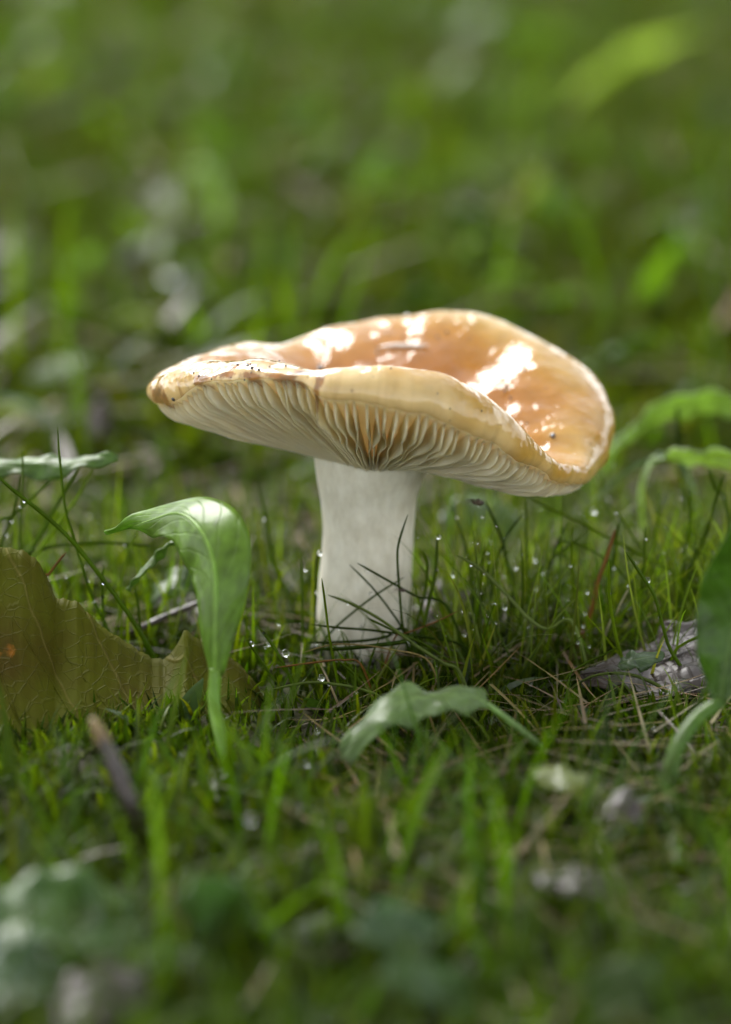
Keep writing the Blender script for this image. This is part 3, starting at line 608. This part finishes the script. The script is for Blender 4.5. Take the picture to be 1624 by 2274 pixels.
leaf('tiny oval green leaf lying on the wet brown leaf', [gnd(1375, 1476, 1.05), gnd(1400, 1468, 1.15), gnd(1430, 1462, 1.15), gnd(1475, 1455, 1.1)], [.06, .26, .26, .03], (.1, .9, .4), pr=.03, tintc=(.11, .18, .07), seed=14, nu=18, nw=7)

# twig, stalks
def stick(name, label, cat, P, R, mat, parts=()):
    P = [Vector(p) for p in P]; t = thing(name, P[0], label, cat)
    V, f = tube(P, R, 9, 22, wob=.06); obj('shaft', mesh('shaft', V, f), M[mat], t)
    for pn, PP, RR, mm in parts:
        V, f = tube([Vector(p) for p in PP], RR, 8, 8, wob=.06); obj(pn, mesh(pn, V, f), M[mm], t)
stick('twig', 'short dark bare twig poking out behind the fallen leaf', 'twig', [gnd(255, 1420, .0), at(320, 1392, -.2), at(385, 1362, -.1), at(452, 1336, 0)], [.085, .07, .065], 'bark',
      [('broken_end', [at(450, 1337, 0), at(457, 1334, 0)], [.068, .04], 'tan')])
stick('dead_stalk', 'thick dark brown dead stalk with frayed tan tip leaning in the front', 'dead stalk', [gnd(318, 1880, -.1), at(295, 1800, -12.6), at(262, 1720, -12.4), at(225, 1640, -12.2)], [.12, .15, .17, .15], 'bark',
      [('tip', [at(230, 1650, -12.2), at(215, 1620, -12.2), at(205, 1595, -12.2)], [.16, .13, .05], 'tan')])
stick('dead_stalk', 'slim pale yellow dead stalk rising from the lowest turf', 'dead stalk', [gnd(490, 2250, -.1), at(450, 2150, -17.6), at(405, 2050, -17.2), at(372, 1965, -17)], [.07, .08, .11, .05], 'tan')

# ------------------------------------------------------------------ single grass blades
def Z3(x, y): return 546.5+x*.33655, 1015+y*.33655
def Z4(x, y): return x*.33655, 937+y*.33655
def Z5(x, y): return 1015+x*.375, 1015+y*.375
GREEN, DARK, LIGHT, PALE, DEAD, STRAW = (.145, .240, .018), (.075, .140, .014), (.25, .37, .022), (.29, .37, .20), (.30, .13, .03), (.38, .28, .13)
G_STEM = ('fine dark grass blade crossing in front of the white stem', 'grass blades in front of the stem')
G_FOOT = ('fine green grass blade between the arching leaf and the stem foot', 'grass blades beside the stem foot')
G_OAK = ('thin green grass blade rising behind the olive fallen leaf', 'grass blades behind the fallen leaf')
G_RIGHT = ('fine green grass blade in the tangle between stem and wet brown leaf', 'grass blades between stem and brown leaf')
BL = [ # frame, points, depth, width, colour, label
 (Z3, [(1068,380),(1010,560),(1000,680),(1015,900),(1035,1120),(1080,1290)], -1.9, .060, DARK, ('tallest upright dark grass blade in front of the white stem', None)),
 (Z3, [(735,700),(850,765),(1000,850),(1130,920),(1340,1000)], -1.7, .060, DARK, G_STEM),
 (Z3, [(683,710),(850,880),(1020,1110),(1060,1240)], -1.8, .050, DARK, G_STEM),
 (Z3, [(1045,793),(850,915),(640,1080),(540,1180),(510,1250)], -1.6, .055, DARK, G_STEM),
 (Z3, [(430,1105),(600,1125),(800,1140),(1000,1165),(1200,1190),(1450,1260)], -2.0, .075, DARK, G_STEM),
 (Z3, [(400,1225),(600,1222),(800,1210),(930,1185),(1060,1150)], -2.1, .085, DARK, G_STEM),
 (Z3, [(1400,1015),(1250,1090),(1050,1165),(980,1200)], -2.2, .045, DEAD, ('orange brown dead grass blade slanting by the stem foot', None)),
 (Z3, [(800,1060),(900,1110),(1030,1170),(1200,1250),(1400,1400)], -2.6, .07, GREEN, G_STEM),
 (Z3, [(1262,510),(1255,720),(1220,900),(1180,1080),(1130,1290)], -1.7, .085, GREEN, ('thick green grass blade beside the stem with a drop at its tip', None)),
 (Z3, [(1168,620),(1195,720),(1180,900),(1130,1080),(1090,1250)], -1.0, .07, GREEN, G_RIGHT),
 (Z3, [(475,615),(460,720),(455,900),(455,1120),(460,1200)], -.9, .065, DARK, ('thin dark blade hugging the stem with a big drop at its tip', None)),
 (Z3, [(365,660),(368,800),(372,1000),(380,1290)], -1.2, .075, GREEN, G_FOOT),
 (Z3, [(500,800),(520,950),(545,1150),(580,1350),(610,1500)], -3.0, .07, LIGHT, G_FOOT),
 (Z3, [(75,165),(115,320),(165,600),(200,760),(280,900)], 1.6, .10, GREEN, ('lone grass blade standing between the arching leaf and the stem', None)),
 (Z3, [(540,910),(700,970),(900,1080),(1100,1230),(1300,1360),(1420,1440)], -5.2, .10, PALE, ('pale soft grass blade slanting low before the stem foot', None)),
 (Z3, [(1345,320),(1400,440),(1460,620),(1510,900),(1530,1100)], .4, .06, GREEN, G_RIGHT),
 (Z3, [(490,1270),(700,1260),(1040,1220),(1120,1190)], -2.5, .12, DARK, G_STEM),
 (Z3, [(180,1530),(400,1490),(550,1495),(750,1531),(900,1600)], -4.4, .08, PALE, ('pale arched grass blade lying low in front of the mushroom foot', None)),
 (Z3, [(380,1290),(560,1240),(750,1240),(950,1270),(1200,1340)], -2.9, .04, STRAW, ('thin straw stem lying across the mushroom foot', None)),
 (Z3, [(200,1390),(500,1350),(640,1340),(760,1370)], -3.4, .06, DEAD, ('orange yellow dead blade lying low before the mushroom foot', None)),
 (Z3, [(80,1120),(160,1220),(230,1330),(300,1480)], -3.2, .07, GREEN, G_FOOT),
 (Z3, [(0,1200),(90,1330),(170,1450),(240,1560)], -3.4, .07, GREEN, G_FOOT),
 (Z3, [(600,1340),(700,1420),(780,1520),(850,1600)], -3.6, .07, GREEN, G_FOOT),
 (Z4, [(380,30),(400,300),(430,560),(480,740),(540,950),(620,1180),(700,1340),(730,1420)], -1.5, .07, GREEN, ('tall slender dewy grass blade standing behind the level glossy leaf', None)),
 (Z4, [(-60,320),(100,460),(300,620),(480,790),(680,1040),(850,1270),(1010,1540)], -2.4, .10, GREEN, ('long grass blade slanting down across the others to the leaf notch', None)),
 (Z4, [(545,250),(420,470),(300,680),(200,860),(120,1000)], .6, .10, GREEN, G_OAK),
 (Z4, [(630,275),(520,480),(400,650),(240,870),(130,1030)], .2, .095, LIGHT, G_OAK),
 (Z4, [(148,185),(150,320),(140,560),(135,840),(135,1000)], -.4, .06, GREEN, G_OAK),
 (Z4, [(370,360),(200,510),(80,620),(-40,740)], 0.0, .085, GREEN, G_OAK),
 (Z4, [(130,350),(100,560),(40,720),(10,800),(-20,960)], -.2, .075, GREEN, G_OAK),
 (Z4, [(1030,820),(850,805),(650,797),(400,815),(250,850),(150,930)], .6, .085, GREEN, ('grass blade bowed level over the gap behind the fallen leaf', None)),
 (Z4, [(950,650),(880,770),(830,920),(800,1100),(790,1240)], -.4, .05, LIGHT, G_OAK),
 (Z4, [(683,940),(675,1100),(685,1280),(700,1380)], -1.8, .07, GREEN, G_OAK),
 (Z4, [(885,1080),(910,1200),(920,1300),(940,1420)], -1.6, .07, GREEN, G_OAK),
 (Z4, [(435,860),(370,940),(320,1010),(280,1080)], -2.2, .07, DEAD, ('short brown withered blade at the fallen leaf edge', None)),
 (Z5, [(430,240),(560,310),(760,400),(940,500),(1180,620),(1390,755),(1500,840)], .8, .09, LIGHT, ('long light grass stem slanting from under the cap margin', None)),
 (Z5, [(0,380),(50,520),(80,700),(100,900)], .2, .06, GREEN, G_RIGHT),
 (Z5, [(165,255),(250,440),(290,580),(340,800)], .5, .075, DARK, G_RIGHT),
 (Z5, [(395,330),(300,460),(250,580),(210,720),(200,850)], .1, .055, DARK, G_RIGHT),
 (Z5, [(410,250),(410,400),(420,600),(430,900)], .9, .06, LIGHT, G_RIGHT),
 (Z5, [(660,370),(600,500),(560,620),(520,790),(500,900)], .3, .06, DARK, G_RIGHT),
 (Z5, [(690,390),(680,560),(685,690),(700,820),(710,940),(690,1160)], -.8, .06, LIGHT, G_RIGHT),
 (Z5, [(780,430),(620,560),(500,660),(440,760),(400,900)], .4, .055, GREEN, G_RIGHT),
 (Z5, [(580,495),(700,510),(850,580),(960,670),(1100,830),(1150,920)], .2, .06, GREEN, G_RIGHT),
 (Z5, [(970,350),(940,500),(930,600),(900,720),(880,900)], .6, .09, GREEN, G_RIGHT),
 (Z5, [(920,290),(970,350),(1050,480),(1110,560),(1180,720)], .6, .065, LIGHT, G_RIGHT),
 (Z5, [(938,430),(910,520),(870,640),(830,750),(800,900)], -.5, .10, DEAD, ('upright brown tipped dead blade in the grass tangle by the brown leaf', None)),
 (Z5, [(900,620),(905,830),(940,1050),(990,1230),(1040,1400)], -2.8, .085, LIGHT, ('bright green grass stalk standing in front of the wet brown leaf', None)),
 (Z5, [(1000,560),(1080,680),(1170,820),(1220,1000),(1270,1150),(1400,1330),(1560,1440)], -3.2, .08, GREEN, G_RIGHT),
 (Z5, [(1115,410),(1110,600),(1095,800),(1100,1140)], -1.0, .06, GREEN, G_RIGHT),
 (Z5, [(1200,190),(1190,380),(1160,580),(1140,760),(1130,900)], 1.4, .09, LIGHT, G_RIGHT),
 (Z5, [(1585,100),(1530,260),(1480,440),(1400,620),(1330,800)], .5, .09, GREEN, G_RIGHT),
 (Z5, [(1270,465),(1350,515),(1440,555),(1560,660)], .4, .065, LIGHT, G_RIGHT),
 (Z5, [(0,580),(150,670),(300,820),(430,960),(540,1020),(690,985)], -2.4, .085, PALE, ('pale dewy grass blade sagging across the grass tangle by the brown leaf', None)),
 (Z5, [(520,780),(470,880),(440,1000),(425,1120)], -1.6, .06, PALE, G_RIGHT),
 (Z5, [(1020,775),(980,850),(940,930),(900,1000)], -1.6, .07, (.5, .46, .36), ('short whitish straw piece stuck in the grass tangle by the brown leaf', None)),
 (Z5, [(190,560),(180,720),(130,900),(110,1000)], -.6, .06, DARK, G_RIGHT),
 (Z5, [(380,490),(390,700),(385,900),(340,1100),(330,1200)], -1.1, .06, GREEN, G_RIGHT),
 (Z5, [(1600,1030),(1450,1060),(1340,1110),(1280,1180)], -3.0, .10, LIGHT, ('thick green blade bent over the wet brown leaf', None)),
 (Z5, [(950,1130),(850,1180),(750,1230),(640,1320)], -3.2, .07, GREEN, G_RIGHT),
 (Z5, [(670,1370),(800,1300),(950,1280),(1100,1310),(1250,1400)], -4.0, .08, PALE, G_RIGHT),
 (Z5, [(100,820),(90,930),(70,1080)], -1.0, .06, DARK, G_RIGHT),
 (Z5, [(1385,190),(1380,400),(1350,560),(1330,740)], .9, .075, GREEN, G_RIGHT),
 (Z5, [(490,890),(600,830),(490,890)][:2], -1.0, .06, LIGHT, G_RIGHT),
 (Z5, [(1490,60),(1530,190),(1600,300)], 1.5, .08, GREEN, G_RIGHT),
 (Z5, [(1305,-300),(1310,-200),(1320,0),(1330,100)], 6.0, .12, DARK, ('tall lone grass blade standing behind the drooping cap edge', None)),
]
drops = []
def blade_from(P, width, c, label, group):
    n = max(10, 4*len(P)); C = catmull(P, n); T = np.gradient(C, axis=0); T /= np.linalg.norm(T, axis=1)[:, None]+1e-9
    a_ = random.uniform(-.7, .7); look = np.array([math.sin(a_), math.cos(a_), .25])
    A = np.cross(T, look); A /= np.linalg.norm(A, axis=1)[:, None]+1e-9; Nn = np.cross(A, T)
    t = np.linspace(0, 1, n); w_ = width*.5*np.clip(t*9, .12, 1)**.6*(.8+.3*t)
    L = C-A*w_[:, None]; R = C+A*w_[:, None]; U = C+Nn*w_[:, None]*.55; D = C-Nn*w_[:, None]*.25
    V = np.stack([L, U, R, D], 1).reshape(-1, 3); f = []
    for i in range(n-1):
        for k in range(4): f.append([i*4+k, i*4+(k+1) % 4, (i+1)*4+(k+1) % 4, (i+1)*4+k])
    f += [[3, 2, 1, 0], [(n-1)*4+k for k in range(4)]]
    m = mesh('grass_sprig', V, f)
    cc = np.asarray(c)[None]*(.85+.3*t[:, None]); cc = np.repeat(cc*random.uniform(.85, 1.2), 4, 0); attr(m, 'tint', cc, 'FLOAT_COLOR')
    o = obj('grass_sprig', m, M['straw'] if c in (DEAD, STRAW) or c[0] > .4 else M['grass'])
    tag(o, label, 'grass blade', group); return C
for fr, pts, Y, wd, c, (lab, grp) in BL:
    uv = [fr(*p) for p in pts]; lean = random.uniform(-.5, .3)
    P = [at(u, v, Y+lean*(1-k/(len(uv)-1))) for k, (u, v) in enumerate(uv)]
    e = P[-1]; g0 = H(e.x, e.y)
    if e.z > g0+.05:
        d = (P[-1]-P[-2]); d.z = 0; d = d.normalized()*min(.5, (e.z-g0)*.4) if d.length > 1e-4 else Vector()
        P.append(Vector((e.x+d.x, e.y+d.y, H(e.x+d.x, e.y+d.y)-.15)))
    if (lab, grp) == G_RIGHT:
        kd = {DARK: 'dark', GREEN: 'mid green', LIGHT: 'light yellowish', PALE: 'pale bluish'}[c]
        lab = 'fine %s grass blade in the tangle between stem and wet brown leaf' % kd; grp = '%s grass blades between stem and brown leaf' % kd
    C = blade_from(P, wd, c, lab, grp)
    if c in (GREEN, DARK, PALE, LIGHT) and wd < .11:
        for q_ in range(random.choice([0, 1, 1, 2, 3])):
            i = random.randrange(2, max(3, int(len(C)*.75))); drops.append((C[i]+np.array([random.uniform(-.04, .04), -.02, -.02]), random.uniform(.014, .038), None))
for fr, x, y, r, Y, lab in [(Z3, 487, 632, .075, -.95, 'large clear drop on the blade tip hugging the stem edge'), (Z3, 392, 745, .05, -1.2, 'drop beside an upright blade between arching leaf and stem'), (Z3, 797, 752, .055, -1.75, 'drop hanging under the slanting blade on the stem'),
                            (Z3, 825, 900, .05, -1.75, 'drop hanging below the crossing blades on the stem'), (Z3, 1272, 528, .065, -1.72, 'drop at the tip of the thick green blade beside the stem'), (Z3, 1370, 775, .075, -.4, 'long clear drop in the grass tangle beside the stem'),
                            (Z3, 260, 1295, .10, -3.0, 'biggest clear drop near the stem foot'), (Z3, 1545, 888, .05, .3, None), (Z3, 40, 1232, .06, -3.2, None), (Z3, 1480, 1305, .035, -2.0, None), (Z3, 150, 1238, .05, -2.2, None), (Z3, 215, 1105, .04, -1.4, None),
                            (Z3, 1440, 1170, .05, -1.4, None), (Z3, 1490, 1395, .04, -2.8, None), (Z3, 465, 895, .04, -.95, None), (Z3, 760, 1132, .06, -2.05, None),
                            (Z5, 812, 320, .08, 2.2, 'bright round drop below the lowest cap corner'), (Z5, 465, 605, .075, 1.5, None), (Z5, 285, 890, .07, -1.2, None), (Z5, 470, 780, .05, 0, None), (Z5, 515, 685, .06, .3, None), (Z5, 135, 800, .06, -.6, None), (Z5, 1130, 730, .07, -2.2, None),
                            (Z5, 770, 800, .05, -1, None), (Z5, 760, 925, .05, -1.6, None), (Z5, 748, 1000, .05, -2.0, None), (Z5, 700, 1037, .04, -2.2, None), (Z5, 718, 1100, .045, -2.6, None), (Z5, 930, 655, .04, -.3, None), (Z5, 350, 655, .06, 0, None),
                            (Z5, 220, 865, .04, -1, None), (Z5, 185, 940, .05, -1.6, None), (Z5, 437, 1345, .05, -4, None), (Z5, 785, 1120, .04, -2.6, None), (Z4, 622, 1185, .04, -1.6, None), (Z4, 78, 655, .035, 0, None), (Z4, 580, 1045, .05, -1.5, None)]:
    u, v = fr(x, y); drops.append((np.array(at(u, v, Y-.06)), r*.8, lab))
for u, v, z, r, lab in [(556, 1820, .9, .11, 'bright blurred drop in the turf at the arching leaf stalk'), (948, 1908, .8, .09, 'bright blurred drop in the front turf'), (375, 608, 1.6, .22, 'big shining drop on the far lawn'), (714, 1505, 1.2, .07, None), (705, 1625, .6, .06, None), (683, 1695, .6, .07, None)]:
    drops.append((np.array(gnd(u, v, z)), r, lab))
bm = bmesh.new(); bmesh.ops.create_uvsphere(bm, u_segments=14, v_segments=10, radius=S)
for v_ in bm.verts: v_.co.z *= 1.12
dm = bpy.data.meshes.new('water_drop'); bm.to_mesh(dm); bm.free(); dm.materials.append(M['drop'])
dm.polygons.foreach_set('use_smooth', np.ones(len(dm.polygons), bool))
for p, r, lab in drops:
    o = bpy.data.objects.new('water_drop', dm); col.objects.link(o); o.location = Vector(p)*S; o.scale = (r, r, r)
    tag(o, lab or 'small clear water drop clinging to a grass blade', 'water drop', None if lab else 'dew drops on the grass blades')

# spiders
for lab, u, v, Y, sc in [('tiny brown spider hanging on a thread under the cap', 1065, 1116, -1.2, 1.0), ('tiny spider on a grass blade before the stem', 896, 1311, -2.0, .6)]:
    t = thing('spider', (0, 0, 0), lab, 'spider'); c = at(u, v, Y)
    m = lump(3, .085*sc, .8); o = obj('abdomen', m, M['spider'], t); o.location = c*S
    m = lump(5, .05*sc, .8); o = obj('head', m, M['spider'], t); o.location = (c+Vector((-.10*sc, -.02, .0)))*S
    for k in range(8):
        a_ = (k % 4-1.5)*.5; sg = 1 if k < 4 else -1
        e = c+Vector((-.06*sc, 0, 0)); V, f = tube([e, e+Vector((-.10+a_*.12, sg*.10, .05))*sc, e+Vector((-.2+a_*.2, sg*.16, -.05))*sc], [.009*sc, .007*sc, .004*sc], 5, 7)
        obj('leg', mesh('leg', V, f), M['spider'], t)

# ------------------------------------------------------------------ turf
def ribbons(n, x, y, z0, length, width, az, tilt, bend, seg, colr, pw=1.4, sink=.1):
    s = np.linspace(0, 1, seg+1)
    th = tilt[:, None]+bend[:, None]*s[None]**pw
    ds = length[:, None]/seg
    hx = np.concatenate([np.zeros((n, 1)), np.cumsum(np.sin(th[:, :-1])*ds, 1)], 1); hz = np.concatenate([np.zeros((n, 1)), np.cumsum(np.cos(th[:, :-1])*ds, 1)], 1)
    ca, sa = np.cos(az)[:, None], np.sin(az)[:, None]
    cx = x[:, None]+hx*ca; cyy = y[:, None]+hx*sa; cz = z0[:, None]-sink+hz
    tw = az+np.pi/2+rng.uniform(-.8, .8, n)
    wv = width[:, None]*.5*np.clip(1.02-s[None]**2.2, .03, 1)
    wx, wy = np.cos(tw)[:, None]*wv, np.sin(tw)[:, None]*wv
    nx, ny = -np.sin(tw)[:, None]*wv*.5, np.cos(tw)[:, None]*wv*.5
    L = np.stack([cx-wx, cyy-wy, cz], -1); C = np.stack([cx+nx, cyy+ny, cz-wv*.2], -1); R = np.stack([cx+wx, cyy+wy, cz], -1)
    V = np.stack([L, C, R], 2).reshape(-1, 3); k = seg+1
    base = (np.arange(n)*k*3)[:, None, None]; i = np.arange(seg)[None, :, None]; jj = np.arange(2)[None, None, :]
    a_ = base+i*3+jj; Fq = np.stack([a_, a_+1, a_+4, a_+3], -1).reshape(-1, 4)
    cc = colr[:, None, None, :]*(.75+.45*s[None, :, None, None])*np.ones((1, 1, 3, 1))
    return V, Fq, cc.reshape(-1, 3)
def stuff(name, label, cat, parts, mat):
    V, Fq, C = [], [], []; o_ = 0
    for v_, f_, c_ in parts: V.append(v_); Fq.append(f_+o_); C.append(c_); o_ += len(v_)
    V = np.concatenate(V)*S; Fq = np.concatenate(Fq); C = np.concatenate(C)
    m = bpy.data.meshes.new(name); m.vertices.add(len(V)); m.vertices.foreach_set('co', V.astype(np.float32).ravel())
    m.loops.add(Fq.size); m.loops.foreach_set('vertex_index', Fq.astype(np.int32).ravel())
    m.polygons.add(len(Fq)); m.polygons.foreach_set('loop_start', (np.arange(len(Fq))*4).astype(np.int32))
    m.update(calc_edges=True); m.polygons.foreach_set('use_smooth', np.ones(len(Fq), bool))
    attr(m, 'tint', C, 'FLOAT_COLOR'); o = obj(name, m, mat); tag(o, label, cat, kind='stuff'); return o
def scatter(n, y0, y1, margin=6, clear=1.25, power=1.0):
    y = y0+(y1-y0)*rng.random(n)**power
    hw = (y+76.5)*.0996*1.25+margin
    x = rng.uniform(-1, 1, n)*hw; k = np.hypot(x, y) > clear
    return x[k], y[k]
def pick(n, cols, jit=.22):
    c = np.asarray(cols)[rng.integers(0, len(cols), n)]; return np.clip(c*(1+jit*rng.standard_normal((n, 1)))*(1+.08*rng.standard_normal((n, 3))), .004, 1)
def patch(x, y, f=.16, ph=0): return .5+.5*np.sin(f*x*2.1+ph+1.7*np.sin(f*y*.9))*np.cos(f*y*1.3+ph*2+np.sin(f*x))
U = rng.uniform
GC = [(.11, .175, .012), (.15, .235, .014), (.075, .130, .010), (.19, .26, .020)]
def thin(x, y):
    """keep the turf open round the fallen leaf and low before the stem"""
    k = np.ones(len(x)); k[(x < -1.2) & (y < -2.2) & (y > -11)] = .34; k[(x > -1.2) & (x < 4) & (y < -1.2) & (y > -9)] = .75
    k[(x > 4.2) & (y < -.6) & (y > -5)] = .3
    return rng.random(len(x)) < k
parts = []
# fine turf near the mushroom
x, y = scatter(4200, -9, 12); k = thin(x, y); x, y = x[k], y[k]; n = len(x)
ln = U(.8, 2.6, n)*np.where((x < -1.2) & (y < -2), .6, 1)*np.where(y < -1.5, .75, 1)
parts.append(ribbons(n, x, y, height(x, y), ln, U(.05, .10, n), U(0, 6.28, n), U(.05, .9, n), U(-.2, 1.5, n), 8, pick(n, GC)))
# a thicker tangle right of the stem
x = U(1.6, 9.5, 640); y = U(-2.6, 5, 640); n = 640
parts.append(ribbons(n, x, y, height(x, y), U(1.6, 4.2, n), U(.05, .085, n), U(0, 6.28, n), U(.02, .8, n), U(-.3, 1.3, n), 9, pick(n, [(.14, .22, .016), (.20, .30, .018), (.09, .15, .012), (.24, .31, .10)])))
x = U(-9, -2, 260); y = U(-1.5, 6, 260); n = 260
parts.append(ribbons(n, x, y, height(x, y), U(1.2, 3.4, n), U(.05, .09, n), U(0, 6.28, n), U(.02, .6, n), U(-.2, 1.2, n), 9, pick(n, GC)))
# front turf
x, y = scatter(7800, -42, -9, 3); n = len(x)
parts.append(ribbons(n, x, y, height(x, y), U(.7, 2.2, n), U(.07, .15, n), U(0, 6.28, n), U(.1, 1.1, n), U(-.1, 1.5, n), 6, pick(n, [(.075, .125, .008), (.11, .165, .010), (.05, .085, .008)])))
x, y = scatter(200, -30, -9, 0); n = len(x)
parts.append(ribbons(n, x, y, height(x, y), U(2.0, 4.4, n), U(.08, .2, n), U(0, 6.28, n), U(.05, .8, n), U(0, 1.2, n), 7, pick(n, [(.075, .15, .012), (.10, .19, .015)])))
# lawn behind
x, y = scatter(21000, 10, 170, 12, power=.8); n = len(x); pt = patch(x, y, .09)
keep = rng.random(n) < .12+.88*pt; x, y = x[keep], y[keep]; n = len(x)
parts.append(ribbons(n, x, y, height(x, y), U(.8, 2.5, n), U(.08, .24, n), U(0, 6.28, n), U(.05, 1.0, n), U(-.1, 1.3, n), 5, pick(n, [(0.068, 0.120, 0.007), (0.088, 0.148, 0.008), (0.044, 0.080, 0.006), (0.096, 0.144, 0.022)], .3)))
x, y = scatter(500, 12, 130, 8); n = len(x)
parts.append(ribbons(n, x, y, height(x, y), U(3, 6.5, n), U(.15, .30, n), U(0, 6.28, n), U(.02, .4, n), U(0, .9, n), 7, pick(n, [(0.088, 0.160, 0.013), (0.112, 0.192, 0.014)])))
x, y = scatter(30000, 170, 900, 60, power=1.5); n = len(x)
parts.append(ribbons(n, x, y, height(x, y), U(2, 6.0, n), U(.5, 1.3, n), U(0, 6.28, n), U(.05, .8, n), U(-.1, 1.0, n), 3, pick(n, [(0.064, 0.120, 0.008), (0.080, 0.144, 0.010)])))
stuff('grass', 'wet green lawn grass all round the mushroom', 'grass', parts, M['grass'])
# low broad-leaved weeds of the far lawn
x, y = scatter(1500, 14, 170, 10, power=.8); n = len(x); keep = rng.random(n) < patch(x, y, .11, 2.0)**1.5; x, y = x[keep], y[keep]; n = len(x)
p1 = ribbons(n, x, y, height(x, y)+.3, U(1.2, 3.2, n), U(.6, 1.5, n), U(0, 6.28, n), U(.3, 1.2, n), U(.2, 1.2, n), 5, pick(n, [(.14, .23, .09), (.13, .24, .02), (.10, .18, .05), (.13, .22, .03), (.06, .10, .01)], .3))
x, y = scatter(260, -38, -10, 2); n = len(x)
p2 = ribbons(n, x, y, height(x, y)+.1, U(.6, 1.5, n), U(.3, .7, n), U(0, 6.28, n), U(.5, 1.4, n), U(.2, .8, n), 5, pick(n, [(.09, .15, .04), (.08, .14, .015), (.12, .17, .08)], .3))
x, y = scatter(130, -8, 12, 2, 2.2); n = len(x)
p3 = ribbons(n, x, y, height(x, y)+.1, U(.5, 1.2, n), U(.25, .55, n), U(0, 6.28, n), U(.5, 1.4, n), U(.2, .8, n), 6, pick(n, [(.10, .17, .05), (.13, .2, .02), (.14, .2, .1)], .3))
stuff('ground_cover', 'small broad weed leaves mixed through the turf', 'weeds', [p1, p2, p3], M['leaf2'])
# moss
x, y = scatter(60000, -26, 14, 4, .95); n = len(x); pt = patch(x, y, .35, 1.2); keep = rng.random(n) < .25+.75*pt; x, y = x[keep], y[keep]; n = len(x)
p1 = ribbons(n, x, y, height(x, y), U(.25, .85, n), U(.06, .13, n), U(0, 6.28, n), U(0, 1.0, n), U(0, 1.3, n), 3, pick(n, [(.11, .18, .009), (.075, .14, .009), (.15, .21, .014), (.05, .09, .008)]), sink=.05)
x, y = scatter(52000, 14, 150, 8, power=.8); n = len(x)
p2 = ribbons(n, x, y, height(x, y), U(.5, 1.4, n), U(.2, .5, n), U(0, 6.28, n), U(0, 1.0, n), U(0, 1.3, n), 2, pick(n, [(.12, .155, .014), (.09, .14, .013), (.15, .18, .03)]), sink=.05)
stuff('moss', 'low yellow green moss between the grass blades', 'moss', [p1, p2], M['moss'])
# straw and needles
x, y = scatter(1700, -16, 14, 3, 1.3); k = ~((x < -1) & (y < -2)); x, y = x[k], y[k]; n = len(x)
p1 = ribbons(n, x, y, height(x, y)+U(.15, .7, n), U(1.2, 4.0, n), U(.035, .08, n), U(0, 6.28, n), U(1.35, 1.75, n), U(-.3, .3, n), 4, pick(n, [(.26, .17, .07), (.18, .09, .03), (.30, .22, .11), (.10, .06, .03)]), sink=0)
x, y = scatter(140, -34, -14, 1); n = len(x)
p0 = ribbons(n, x, y, height(x, y)+U(.1, 1.0, n), U(.8, 2.4, n), U(.04, .12, n), U(0, 6.28, n), U(1.2, 1.7, n), U(-.3, .3, n), 4, pick(n, [(.15, .07, .025), (.10, .05, .02), (.16, .10, .04), (.07, .045, .03)]), sink=0)
x, y = scatter(1200, 14, 140, 8); n = len(x)
p2 = ribbons(n, x, y, height(x, y)+U(.1, .8, n), U(2, 6.0, n), U(.1, .3, n), U(0, 6.28, n), U(1.3, 1.7, n), U(-.3, .3, n), 3, pick(n, [(.20, .12, .06), (.13, .08, .05), (.24, .16, .08)]), sink=0)
x = U(-15, -6, 70); y = U(12, 34, 70); n = 70
p3 = ribbons(n, x, y, height(x, y)+U(.1, 1.0, n), U(1.5, 4.0, n), U(.15, .4, n), U(0, 6.28, n), U(1.2, 1.7, n), U(-.3, .3, n), 3, pick(n, [(.10, .06, .03), (.13, .08, .03), (.07, .05, .03)]), sink=0)
p2 = tuple(np.concatenate([a_, b_+(len(p2[0]) if i_ == 1 else 0)]) for i_, (a_, b_) in enumerate(zip(p2, p3)))
stuff('straw_litter', 'brown straw and needles strewn through the turf', 'litter', [p0, p1, p2], M['straw'])
# dew on the turf
bm = bmesh.new(); bmesh.ops.create_icosphere(bm, subdivisions=1, radius=1.0)
sv = np.array([v_.co[:] for v_ in bm.verts]); sf_ = np.array([[v_.index for v_ in f_.verts] for f_ in bm.faces]); bm.free()
tips = np.concatenate([parts[0][0], parts[1][0], parts[1][0], parts[2][0], parts[3][0]]); tips = tips[tips[:, 2] > .7]
tips = tips[rng.choice(len(tips), 620, replace=False)]+np.array([0, -.01, -.015]); x, y, z = tips.T; n = len(x); r = U(.012, .032, n)
V = (np.stack([x, y, z], 1)[:, None]+sv[None]*r[:, None, None]).reshape(-1, 3); Fq = (sf_[None]+(np.arange(n)*len(sv))[:, None, None]).reshape(-1, 3)
o = obj('dew', mesh('dew', V, Fq), M['drop']); tag(o, 'fine dew beads sprinkled over the turf', 'dew', kind='stuff')
